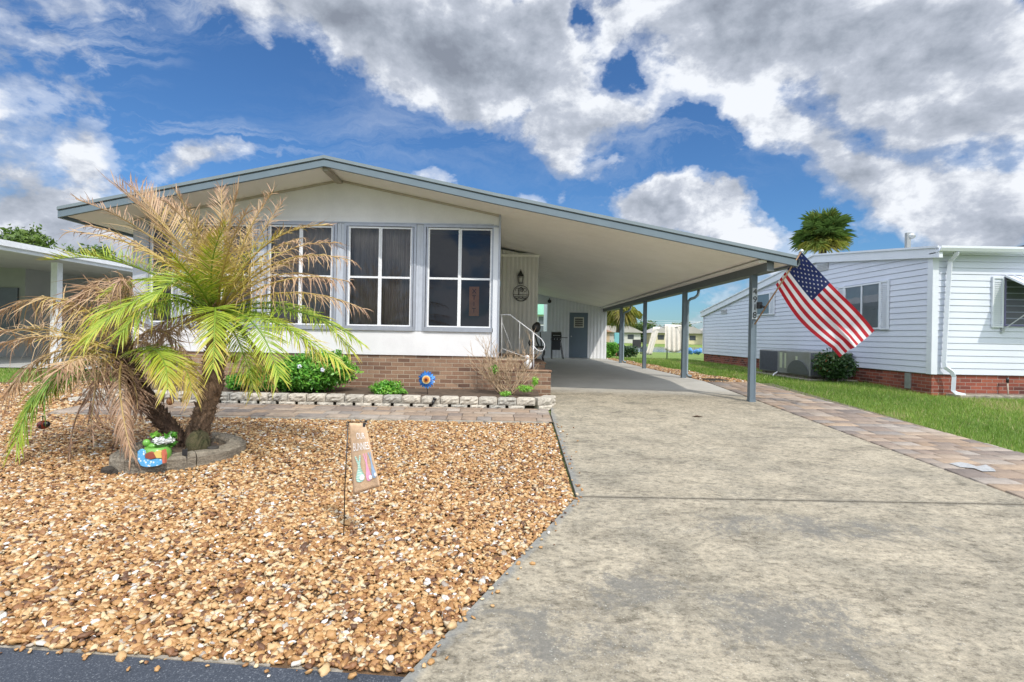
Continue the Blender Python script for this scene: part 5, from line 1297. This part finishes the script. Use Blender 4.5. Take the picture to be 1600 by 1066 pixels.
c = P(1288,566,12.6); shrub('shrub', 'dark green bushy shrub beside the air conditioner under the flag', (8.05,12.55,.42), (.48,.42,.50), 6000, .035, .5, DARKLEAF, seed=12, floor=-.02, lumps=6)

# ------------------------------------------------------------------ left neighbour's carport
lh = thing('grey_house', 'grey neighbouring house with white fascia carport at the far left', 'house', (-14, 14, 0))
k = MB(); 
for (x0,x1,y0,y1,z0,z1) in ((-22,-12.15,11.2,24,2.98,3.04),): k.box(x0,x1,y0,y1,z0,z1)
k.build('roof', M('white_roof', (.52,.54,.56), .5, .05, 2), lh)
k = MB(); k.box(-12.15,-12.05,11.15,24,2.84,3.06); k.box(-12.04,-11.97,11.12,24,2.93,3.07); k.build('fascia', WFRAME, lh)
k = MB(); k.box(-22,-12.16,11.3,24,2.95,2.975); k.build('ceiling', M('grey_ceiling',(.5,.49,.46),.7,.05,2), lh)
k = MB(); k.box(-22,-16.0,17.0,17.1,0,2.95); k.box(-16.1,-16.0,17.1,21,0,2.95); k.box(-16,-9.6,21,21.1,0,2.95); k.build('wall', NGREY, lh)
for yy in (14.5,):
    k = MB(); xp = P(88,480,14.5).x; k.box(xp-.09,xp+.09,yy-.09,yy+.09,0,2.84); k.build('post', WFRAME, lh)
k = MB(); k.box(-15.2,-13.9,20.95,20.99,1.0,2.2); k.build('window', M('far_window', (.1,.1,.1),.2,.1,2), lh)
k = MB(); k.box(-16.9,-16.2,16.94,16.99,.9,2.3); k.build('window', M('far_window', (.1,.1,.1),.2,.1,2), lh)
k = MB(); k.box(-17.6,-17.2,16.9,16.99,2.5,2.7); k.build('lamp_box', WFRAME, lh)
k = MB(); k.add([(-24,12.5,.012),(-8.6,12.5,.012),(-8.0,20,.012),(-24,20,.012)], [(0,1,2,3)]); struct('pavement', k, M('pale_slab', (.42,.42,.40), .9, .1, 2))

# ------------------------------------------------------------------ trees, palms, far shore
def tree(name, label, base, h, cr, n, size, seed, mat=TREELEAF, group=None, cm=.5):
    root = thing(name, label, 'tree', base, group); rr = random.Random(seed); bx, by, bz = base
    k = MB(); k.tube([(bx,by,bz),(bx+rr.uniform(-.1,.1)*h*.3,by,bz+h*.35),(bx+rr.uniform(-.1,.1)*h*.4,by,bz+h*.7)], [h*.035,h*.025,h*.012], 8)
    for i in range(6):
        a = rr.random()*2*PI; k.tube([(bx,by,bz+h*rr.uniform(.3,.5)),(bx+math.cos(a)*cr*.4,by+math.sin(a)*cr*.4,bz+h*.65),(bx+math.cos(a)*cr*.7,by+math.sin(a)*cr*.7,bz+h*.8)], [h*.016,h*.01,h*.004], 6)
    k.build('trunk', TREEBARK, root); ls = []
    for i in range(11):
        a = rr.random()*2*PI; r_ = cr*rr.uniform(.1,.72); ls.append(leaves((bx+math.cos(a)*r_, by+math.sin(a)*r_, bz+h*rr.uniform(.45,.86)), (cr*rr.uniform(.3,.5),)*2+(h*rr.uniform(.12,.2),), n//11, size, cm+rr.uniform(-.15,.2), .18, .4, seed*13+i))
    V, F, c = join(ls); np_mesh('crown', V, F, mat, root, c); return root
tree('oak_tree', 'rounded green treetop behind the left house, at the photo edge', (-37.2,40,-.2), 9.2, 3.6, 9000, .16, 21, cm=.85)
tree('oak_tree', 'smaller round treetop to the right of the edge tree, over the left house roof', (-30.5,38,-.2), 7.7, 2.6, 6000, .14, 22, cm=.85)
tree('oak_tree', 'low distant treetop just peeping over the left house roof', (-28.8,42,-.2), 7.5, 1.8, 4000, .13, 25, cm=.85)

# fan palm behind the white roof
def fan_palm(name, label, base, top, crown_r, nf, seed, skirt=False):
    root = thing(name, label, 'palm tree', base); rr = np.random.default_rng(seed); top = np.array(top, float)
    k = MB(); k.tube([base, (base[0]*.5+top[0]*.5+.05, base[1], (base[2]+top[2])/2), tuple(top)], [.2,.17,.16], 10); k.build('trunk', TREEBARK, root)
    Vs = []; Fs = []; Cs = []; off = 0
    for i in range(nf):
        el = rr.uniform(-1.0, 1.5) if not skirt else rr.uniform(-1.5,-.5); az = rr.uniform(0, 2*PI)
        d = np.array([math.cos(az)*math.cos(el), math.sin(az)*math.cos(el), math.sin(el)]); pl_ = crown_r*rr.uniform(.15,.62); hub = top+d*pl_
        s_ = np.cross(d, [0,0,1]); s_ /= max(np.linalg.norm(s_),.1); u_ = np.cross(s_, d); nb = 30; rad = crown_r*rr.uniform(.36,.6)
        cm = (.38+.35*max(0,-el)+rr.normal(0,.08)) if not skirt else .72+rr.normal(0,.14)
        for j in range(nb):
            a = (j/(nb-1)-.5)*PI*1.35; dd_ = d*math.cos(a)+s_*math.sin(a)+u_*rr.uniform(-.1,.35)+rr.normal(0,.09,3); dd_ /= np.linalg.norm(dd_); w_ = np.cross(dd_, u_)*.013*crown_r
            l_ = rad*(1-.15*abs(a))*rr.uniform(.85,1.1); p1 = hub+dd_*l_*.6; p2 = hub+dd_*l_+np.array([0,0,-.22*l_*(1.8 if skirt else 1)])
            Vs += [hub-w_*.3, hub+w_*.3, p1+w_, p2, p1-w_]; Fs.append((off,off+1,off+2,off+3)); Fs.append((off,off+3,off+4,off+4)[:4]); off += 5; Cs += [cm+.1*rr.normal()*.5]*5
        w_ = s_*.015; Vs += [top-w_, top+w_, hub+w_, hub-w_, hub]; Fs.append((off,off+1,off+2,off+3)); off += 5; Cs += [.6]*5
    Fs = [f if len(set(f)) == 4 else (f[0],f[1],f[2],f[2]) for f in Fs]
    F3 = []
    for f in Fs:
        q_ = list(dict.fromkeys(f)); F3.append(q_[:3]); 
        if len(q_) == 4: F3.append([q_[0],q_[2],q_[3]])
    np_mesh('crown', Vs, F3, SABAL, root, np.array(Cs)); return root
c = P(1285,366,24); fan_palm('fan_palm', 'tall cabbage palm with round fan leaf crown behind the white roof', (c.x+.1,24,0), (c.x,24,c.z), 1.42, 84, 5)
c = P(972,486,31); r_ = fan_palm('fan_palm', 'palm with a hanging skirt of grey dead leaves behind the shed corner', (c.x-.3,31,-.1), (c.x-.1,31,c.z+.6), 1.5, 90, 6, True)
c = P(956,552,24.6); shrub('shrub', 'bright green shrub at the right corner of the shed', (5.0,24.6,.42), (.42,.4,.5), 2200, .05, .62, seed=14, floor=-.02)
c = P(985,560,27); shrub('shrub', 'sparse brownish green shrub right of the shed corner shrub', (6.5,27.5,.25), (.7,.4,.45), 1800, .05, .3, DARKLEAF, seed=16, floor=-.03)
ts = thing('teal_panel', 'small teal painted board on a post behind the shed corner', 'board', (6.0, 29, 0))
a = P(960,520,29); b2 = P(968,537,29); k = MB(); k.box(a.x,b2.x,28.97,29.0,b2.z,a.z,b=.01); k.build('board', M('teal_paint', (.16,.42,.46), .6, .05, 3), ts); k = MB(); k.box(a.x+.1,a.x+.17,29.01,29.07,-.05,a.z); k.build('post', RUSTW, ts)

# clothes line with two sheets
cl_ = thing('clothes_line', 'steel umbrella clothes line standing on the lawn beyond the carport', 'clothes line', (7.9, 25, 0))
Yc = 25.0; q = lambda a, b_, d=0: P(a, b_, Yc+d)
k = MB(); hub = q(1043,507); k.tube([(hub.x,Yc,0),tuple(hub)], .03, 8); k.build('pole', GALV, cl_)
for (a_, b2, d_) in ((1000,500,-.8),(1096,503,-.8),(1012,504,1.2),(1086,505,1.2)):
    k = MB(); k.tube([q(1043,514), q(a_, b2, d_)], .016, 6); k.ball(q(a_, b2, d_), .035); k.build('arm', GALV, cl_)
k = MB()
for f_ in (.5,.75,1):
    e = [q(1043,514).lerp(q(a_, b2, d_), f_) for (a_, b2, d_) in ((1000,500,-.8),(1096,503,-.8),(1086,505,1.2),(1012,504,1.2))]
    for i in range(4): k.tube([e[i], e[(i+1)%4]], .005, 4)
k.build('line', WFRAME, cl_)
SHEET = M('pale_sheet', (.82,.77,.70), .9, .06, 5)
def sheet(name, lab, TL_, TR_, BR_, BL_, Y, amp, freq, mat, vv=0):
    k = MB(); nu, nv = 40, 12; vs = []
    for j in range(nv+1):
        for i in range(nu+1):
            u, v = i/nu, j/nv; a_ = (TL_[0]+(TR_[0]-TL_[0])*u, TL_[1]+(TR_[1]-TL_[1])*u); b2 = (BL_[0]+(BR_[0]-BL_[0])*u, BL_[1]+(BR_[1]-BL_[1])*u)
            vs.append(P(a_[0]+(b2[0]-a_[0])*v, a_[1]+(b2[1]-a_[1])*v+vv*math.sin(PI*u)*v, Y+amp*math.sin(u*freq)*(.3+v)))
    k.add(vs, [(j*(nu+1)+i, (j+1)*(nu+1)+i, (j+1)*(nu+1)+i+1, j*(nu+1)+i+1) for j in range(nv) for i in range(nu)], 0, True)
    o = k.build(name, mat); o.modifiers.new('thick','SOLIDIFY').thickness = .006; tag(o, lab, 'sheet'); return o
sheet('hanging_sheet', 'narrow white sheet blowing sideways on the clothes line', (1021,511),(1031,511),(1018,555),(1009,554), 24.9, .05, 8, SHEET)
sheet('hanging_sheet', 'wide pale striped sheet hanging in folds on the clothes line', (1039,507),(1068,508),(1070,544),(1039,546), 24.8, .05, 26, SHEET, 6)
# folding lawn things far out by the water
bt = thing('tarp', 'crumpled blue tarp on the lakeside lawn', 'tarp', (17, 46, -.3))
k = MB(); c = P(1086,549,40); rr = random.Random(3)
for i in range(9): k.ball(c+Vector((rr.uniform(-.5,.4),rr.uniform(-.3,.3),rr.uniform(-.15,.1))), rr.uniform(.12,.22), .2, rr.uniform(.12,.26), 7, 5)
k.sm = [False]*len(k.f); k.build('cover', M('blue_tarp', (.10,.28,.62), .5, .1, 4), bt)
bt = thing('garden_chair', 'dark outdoor chair by the water left of the clothes line', 'chair', (9, 36, 0))
c = P(996,553,36); k = MB(); k.box(c.x-.3,c.x+.3,35.8,36.2,.30,.36); k.build('seat', DARKPL, bt); k = MB(); k.box(c.x-.3,c.x+.3,36.2,36.25,.37,.9); k.build('backrest', DARKPL, bt)
for sx in (-1,1):
    for sy_ in (35.85,36.15): k = MB(); k.box(c.x+sx*.26-.02,c.x+sx*.26+.02,sy_,sy_+.04,-.12,.3); k.build('leg', DARKPL, bt)
fl_ = G(1090,654); k = MB(); k.add([(fl_.x-.09,fl_.y,fl_.z+.03),(fl_.x-.02,fl_.y-.03,fl_.z+.05),(fl_.x+.09,fl_.y+.01,fl_.z+.03),(fl_.x,fl_.y+.03,fl_.z+.045)], [(0,1,2,3)])
o_ = k.build('fallen_leaf', M('dead_leaf', (.16,.09,.05), .9, .2, 20)); o_.modifiers.new('thick','SOLIDIFY').thickness = .002; tag(o_, 'brown dead leaf lying on the driveway in front of the carport shadow', 'leaf')
# splash block by the second post
sbk = thing('drain_grate', 'dark rectangular drain mat in the gravel behind the second carport post', 'drain', (4.95, 12.3, 0))
k = MB(); k.box(4.78,5.25,12.0,12.5,.0,.05,b=.01)
for i in range(6): k.box(4.82+i*.07,4.85+i*.07,12.03,12.47,.05,.058)
k.build('mat', M('dark_mat', (.09,.08,.06), .9, .2, 20), sbk)

# far shore: bank, houses, trees
hsx = [(-30,'pale'),(-12,'pale'),(2,'cream'),(14,'tan'),(22,'pale'),(33,'cream'),(44,'grey'),(60,'tan'),(76,'pale')]
cols = {'pale':(.55,.55,.52),'cream':(.62,.56,.36),'tan':(.45,.33,.22),'grey':(.36,.37,.38)}
for i, (x_, cn) in enumerate(hsx):
    y_ = 98+(i*7)%5; wd = 9+(i*5)%4
    fh = thing('lake_house', ['low pale house at the far left of the opposite shore','second pale house on the opposite shore','cream house on the opposite shore behind the shed','tan house with orange roof on the opposite shore left of the white sheet','pale house on the opposite shore between the two hanging sheets','cream house on the opposite shore behind the striped sheet','grey house on the opposite shore left of the sided house corner','tan house on the opposite shore hidden by the sided house','pale house at the far right of the opposite shore'][i], 'house', (x_,y_,0))
    k = MB(); k.box(x_-wd/2,x_+wd/2,y_,y_+7,0,2.1); k.build('wall', M('far_wall_'+cn, cols[cn], .8, .08, .5), fh)
    k = MB(); k.prism([(x_-wd/2-.5,2.1),(x_+wd/2+.5,2.1),(x_+wd/4,3.4),(x_-wd/4,3.4)], 'y', y_-.6, y_+7.6); k.build('roof', M('far_roof_'+cn, (.42,.24,.16) if cn == 'tan' else (.42,.40,.37), .8, .08, .5), fh)
    k = MB()
    for j in range(3): k.box(x_-wd/2+1+j*wd/3.3,x_-wd/2+2.2+j*wd/3.3,y_-.03,y_-.001,.8,1.7)
    k.build('window', M('far_glass', (.06,.07,.08), .3, .1, 1), fh)
tl = [(-22,104,5.0),(-4,106,4.6),(8,110,5.2),(19,106,5.5),(28,108,5.0),(36,104,4.8),(40,96,5.0),(48,106,5.6),(55,104,5.2),(68,106,5.5)]
tn = ['far left','second from the left','third from the left','fourth from the left','fifth from the left','sixth from the left','nearest to the water','right behind the grey lake house','third from the right','at the right end']
for i, (x_, y_, h_) in enumerate(tl):
    tree('lakeside_tree', 'distant round tree across the lake, '+tn[i]+' of the row' , (x_,y_,0), h_, 3.4, 2600, .22, 50+i, group='trees across the lake', cm=.55+.1*(i%3))
# dense far wood closing the horizon
ls = []
for i in range(70):
    x_ = -210+i*6.5+rng.uniform(-2,2); ls.append(leaves((x_,125+rng.uniform(-4,10),1.8), (6,3,rng.uniform(2.2,3.6)), 900, .45, .35, .2, .5, 900+i, -.2))
V, F, c = join(ls); o_ = np_mesh('distant_wood', V, F, TREELEAF, None, c); tag(o_, 'dark band of distant woods beyond the lake', 'woods', kind='stuff')

# ------------------------------------------------------------------ camera
cam = bpy.data.cameras.new('camera'); co_ = bpy.data.objects.new('camera', cam); C.objects.link(co_); S.camera = co_
cam.sensor_width = 36; cam.lens = 18; cam.shift_x = 9/1600; cam.shift_y = -8/1600; cam.clip_end = 2000; cam.clip_start = .05
co_.matrix_world = Matrix.Translation((0,0,1)) @ Matrix.Rotation(R(90), 4, 'X') @ Matrix.Rotation(math.asin(ROLL), 4, 'Z')

# ------------------------------------------------------------------ sun and sky
sd_ = Vector((.49,-.72,1.0)).normalized()
sun = bpy.data.lights.new('sun', 'SUN'); sun.energy = 2.9; sun.angle = R(.55); sun.color = (1,.93,.82)
so = bpy.data.objects.new('sun', sun); C.objects.link(so); so.rotation_euler = sd_.to_track_quat('Z', 'Y').to_euler(); so.location = (5,-7,10)
wd = bpy.data.worlds.new('World'); S.world = wd; wd.use_nodes = True; nt = wd.node_tree; N = nt.nodes; L = nt.links
bg = N['Background']
sky = N.new('ShaderNodeTexSky'); sky.sky_type = 'NISHITA'; sky.sun_disc = False; sky.sun_elevation = math.asin(sd_.z)
sky.sun_rotation = math.atan2(sd_.x, sd_.y); sky.air_density = 1.2; sky.dust_density = .3; sky.ozone_density = 2.5
SKS = .073
tc = N.new('ShaderNodeTexCoord'); dirv = tc.outputs['Generated']
sp = N.new('ShaderNodeSeparateXYZ'); L.new(dirv, sp.inputs[0])
yy = mth(nt, 'MAXIMUM', sp.outputs[1], .12)
cb = N.new('ShaderNodeCombineXYZ'); L.new(mth(nt, 'DIVIDE', sp.outputs[0], yy), cb.inputs[0]); L.new(mth(nt, 'DIVIDE', sp.outputs[2], yy), cb.inputs[1])
# gentle domain warp so that the cloud masses have no regular outline
def ncol(scale, detail, rough=.5, dist=0, vec=None):
    n = N.new('ShaderNodeTexNoise'); n.inputs['Scale'].default_value = scale; n.inputs['Detail'].default_value = detail; n.inputs['Roughness'].default_value = rough; n.inputs['Distortion'].default_value = dist
    L.new(vec if vec is not None else dirv, n.inputs['Vector']); return n
wn = ncol(3.2, 6, .6)
vs_ = N.new('ShaderNodeVectorMath'); vs_.operation = 'SUBTRACT'; L.new(wn.outputs['Color'], vs_.inputs[0]); vs_.inputs[1].default_value = (.5,.5,.5)
vm = N.new('ShaderNodeVectorMath'); vm.operation = 'SCALE'; L.new(vs_.outputs[0], vm.inputs[0]); vm.inputs['Scale'].default_value = .26
va = N.new('ShaderNodeVectorMath'); va.operation = 'ADD'; L.new(cb.outputs[0], va.inputs[0]); L.new(vm.outputs[0], va.inputs[1]); uv = va.outputs[0]
def blob(px, py, rx, ry, rot=0, amp=1.0):
    mp = N.new('ShaderNodeMapping'); mp.vector_type = 'TEXTURE'; q_ = P(px, py, 1)
    mp.inputs['Location'].default_value = (q_.x, q_.z-1, 0); mp.inputs['Rotation'].default_value = (0,0,R(rot)); mp.inputs['Scale'].default_value = (rx/800, ry/800, 1)
    L.new(uv, mp.inputs[0]); gr_ = N.new('ShaderNodeTexGradient'); gr_.gradient_type = 'SPHERICAL'; 
    # flatten z so that only u, v count
    sx_ = N.new('ShaderNodeVectorMath'); sx_.operation = 'MULTIPLY'; L.new(mp.outputs[0], sx_.inputs[0]); sx_.inputs[1].default_value = (1,1,0)
    L.new(sx_.outputs[0], gr_.inputs[0]); return mth(nt, 'MULTIPLY', gr_.outputs['Fac'], amp)
BL = [(560,20,330,110,-22,1.2),(700,60,230,120,-15,1.1),(820,130,170,120,0,.9),(880,60,90,120,0,.8),(940,210,120,50,10,.8),(900,270,60,60,0,.6),
 (1080,40,260,110,0,1.0),(1330,70,420,150,-5,1.15),(1540,130,260,190,0,1.0),(1180,190,110,60,-35,.8),(1290,240,120,60,-30,.8),(1420,300,230,70,0,1.1),(1530,330,160,80,0,1.0),
 (1080,325,150,60,10,1.4),(1150,350,120,50,-15,1.1),(1010,315,80,30,0,.7),(1190,385,90,30,0,.7),(1055,140,80,60,0,.7),(1120,110,80,60,0,.6),(1030,262,40,20,0,.5),
 (40,330,180,80,-8,1.2),(110,350,130,60,0,1.1),(150,245,60,80,-10,.8),(330,258,110,45,8,1.1),(430,240,160,22,-8,.3),(180,400,200,60,0,.8),
 (420,160,250,80,-20,-1.0),(250,110,180,70,-20,-.5),(690,235,200,60,-20,-.9),(1080,240,110,70,-20,-.9),(918,50,26,90,0,-.9),(980,250,70,50,0,-.4),(1240,340,100,60,0,-.3),(960,130,60,50,0,-.5),(1180,290,70,40,0,-.5)]
tot = None
for bq in BL:
    o_ = blob(*bq); tot = o_ if tot is None else mth(nt, 'ADD', tot, o_)
front = mth(nt, 'MULTIPLY', mth(nt, 'SUBTRACT', sp.outputs[1], .15), 4.0, clamp=True)
tot = mth(nt, 'MULTIPLY', tot, front)
mpn = N.new('ShaderNodeMapping'); mpn.inputs['Scale'].default_value = (1,1,1.5); L.new(dirv, mpn.inputs[0])
n1 = ncol(5.5, 12, .60, .12, mpn.outputs[0]).outputs['Fac']; nb = ncol(1.6, 8, .6, .3).outputs['Fac']
backd = mth(nt, 'MULTIPLY', mth(nt, 'SUBTRACT', 1.0, front), mth(nt, 'MULTIPLY', mth(nt, 'SUBTRACT', nb, .30), 4.0))
n3 = ncol(15, 8, .6, .2, mpn.outputs[0]).outputs['Fac']
dens = mth(nt, 'ADD', mth(nt, 'ADD', tot, backd), mth(nt, 'ADD', mth(nt, 'MULTIPLY', mth(nt, 'SUBTRACT', n1, .5), 3.0), mth(nt, 'MULTIPLY', mth(nt, 'SUBTRACT', n3, .5), .7)))
alpha = ramp(nt, dens, [(.0,(0,0,0)),(.25,(.42,.42,.42)),(.62,(1,1,1))]); alpha.node.color_ramp.interpolation = 'EASE'
# relief: the same noise sampled a little towards the sun
off = N.new('ShaderNodeVectorMath'); off.operation = 'ADD'; L.new(mpn.outputs[0], off.inputs[0]); off.inputs[1].default_value = (.035,-.02,.055)
n2 = ncol(5.5, 12, .60, .12, off.outputs[0]).outputs['Fac']
off3 = N.new('ShaderNodeVectorMath'); off3.operation = 'ADD'; L.new(mpn.outputs[0], off3.inputs[0]); off3.inputs[1].default_value = (.014,-.008,.022)
n4 = ncol(15, 8, .6, .2, off3.outputs[0]).outputs['Fac']
rel = mth(nt, 'ADD', mth(nt, 'MULTIPLY', mth(nt, 'SUBTRACT', n1, n2), 2.6), mth(nt, 'MULTIPLY', mth(nt, 'SUBTRACT', n3, n4), .9))
thick = mth(nt, 'MULTIPLY', mth(nt, 'SUBTRACT', dens, .55), .75, clamp=True)
elev = mth(nt, 'MULTIPLY', mth(nt, 'SUBTRACT', cb.inputs[1].links[0].from_socket, .22), 3.0, clamp=True)   # low clouds are seen from the side, sunlit; high ones from below
sh_ = mth(nt, 'MULTIPLY', thick, mth(nt, 'ADD', .12, mth(nt, 'MULTIPLY', elev, .38)))
lum = mth(nt, 'SUBTRACT', mth(nt, 'ADD', .80, rel), sh_, clamp=True)
ccol = ramp(nt, lum, [(0,(.23,.26,.32)),(.35,(.33,.37,.44)),(.7,(.48,.52,.60)),(1,(.80,.83,.88))])
skc = mix(nt, 1.0, sky.outputs[0], (SKS*.60,SKS*.98,SKS*1.42), 'MULTIPLY')
# unseen clouds behind the camera, brightened several times over as added fill light
back_fill = mth(nt, 'MULTIPLY', mth(nt, 'SUBTRACT', 1.0, front), mth(nt, 'MULTIPLY', mth(nt, 'SUBTRACT', sp.outputs[2], .22), 4.0, clamp=True))
gcol = mix(nt, back_fill, (1,1,1), (3.8,3.75,3.6))
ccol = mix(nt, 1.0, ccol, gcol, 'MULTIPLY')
# thin fibrous cirrus on the left
mc = N.new('ShaderNodeMapping'); mc.inputs['Rotation'].default_value = (0,0,R(20)); mc.inputs['Scale'].default_value = (1.1,5.5,1); L.new(uv, mc.inputs[0])
ci = ncol(1.6, 10, .68, .6, mc.outputs[0]).outputs['Fac']
cm = None
for bq in [(110,90,230,110,10,1.0),(120,210,260,90,-14,1.1),(310,215,300,45,-9,1.2),(330,8,260,50,-10,.9),(700,200,400,120,0,.35),(1000,230,300,120,0,.45)]:
    o_ = blob(*bq); cm = o_ if cm is None else mth(nt, 'MAXIMUM', cm, o_)
ca = mth(nt, 'MULTIPLY', mth(nt, 'MULTIPLY', ramp(nt, ci, [(.47,(0,0,0)),(.74,(1,1,1))]), mth(nt, 'MULTIPLY', cm, 1.4, clamp=True)), front, clamp=True)
skc = mix(nt, ca, skc, (.62,.68,.78))
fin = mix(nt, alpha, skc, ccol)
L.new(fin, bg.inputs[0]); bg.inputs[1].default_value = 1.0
# (the sky texture is scaled to 0.1 above; the clouds carry their own brightness)
S.view_settings.view_transform = 'Standard'; S.view_settings.look = 'None'; S.view_settings.gamma = 1; S.view_settings.exposure = 0.2
S.cycles.max_bounces = 8
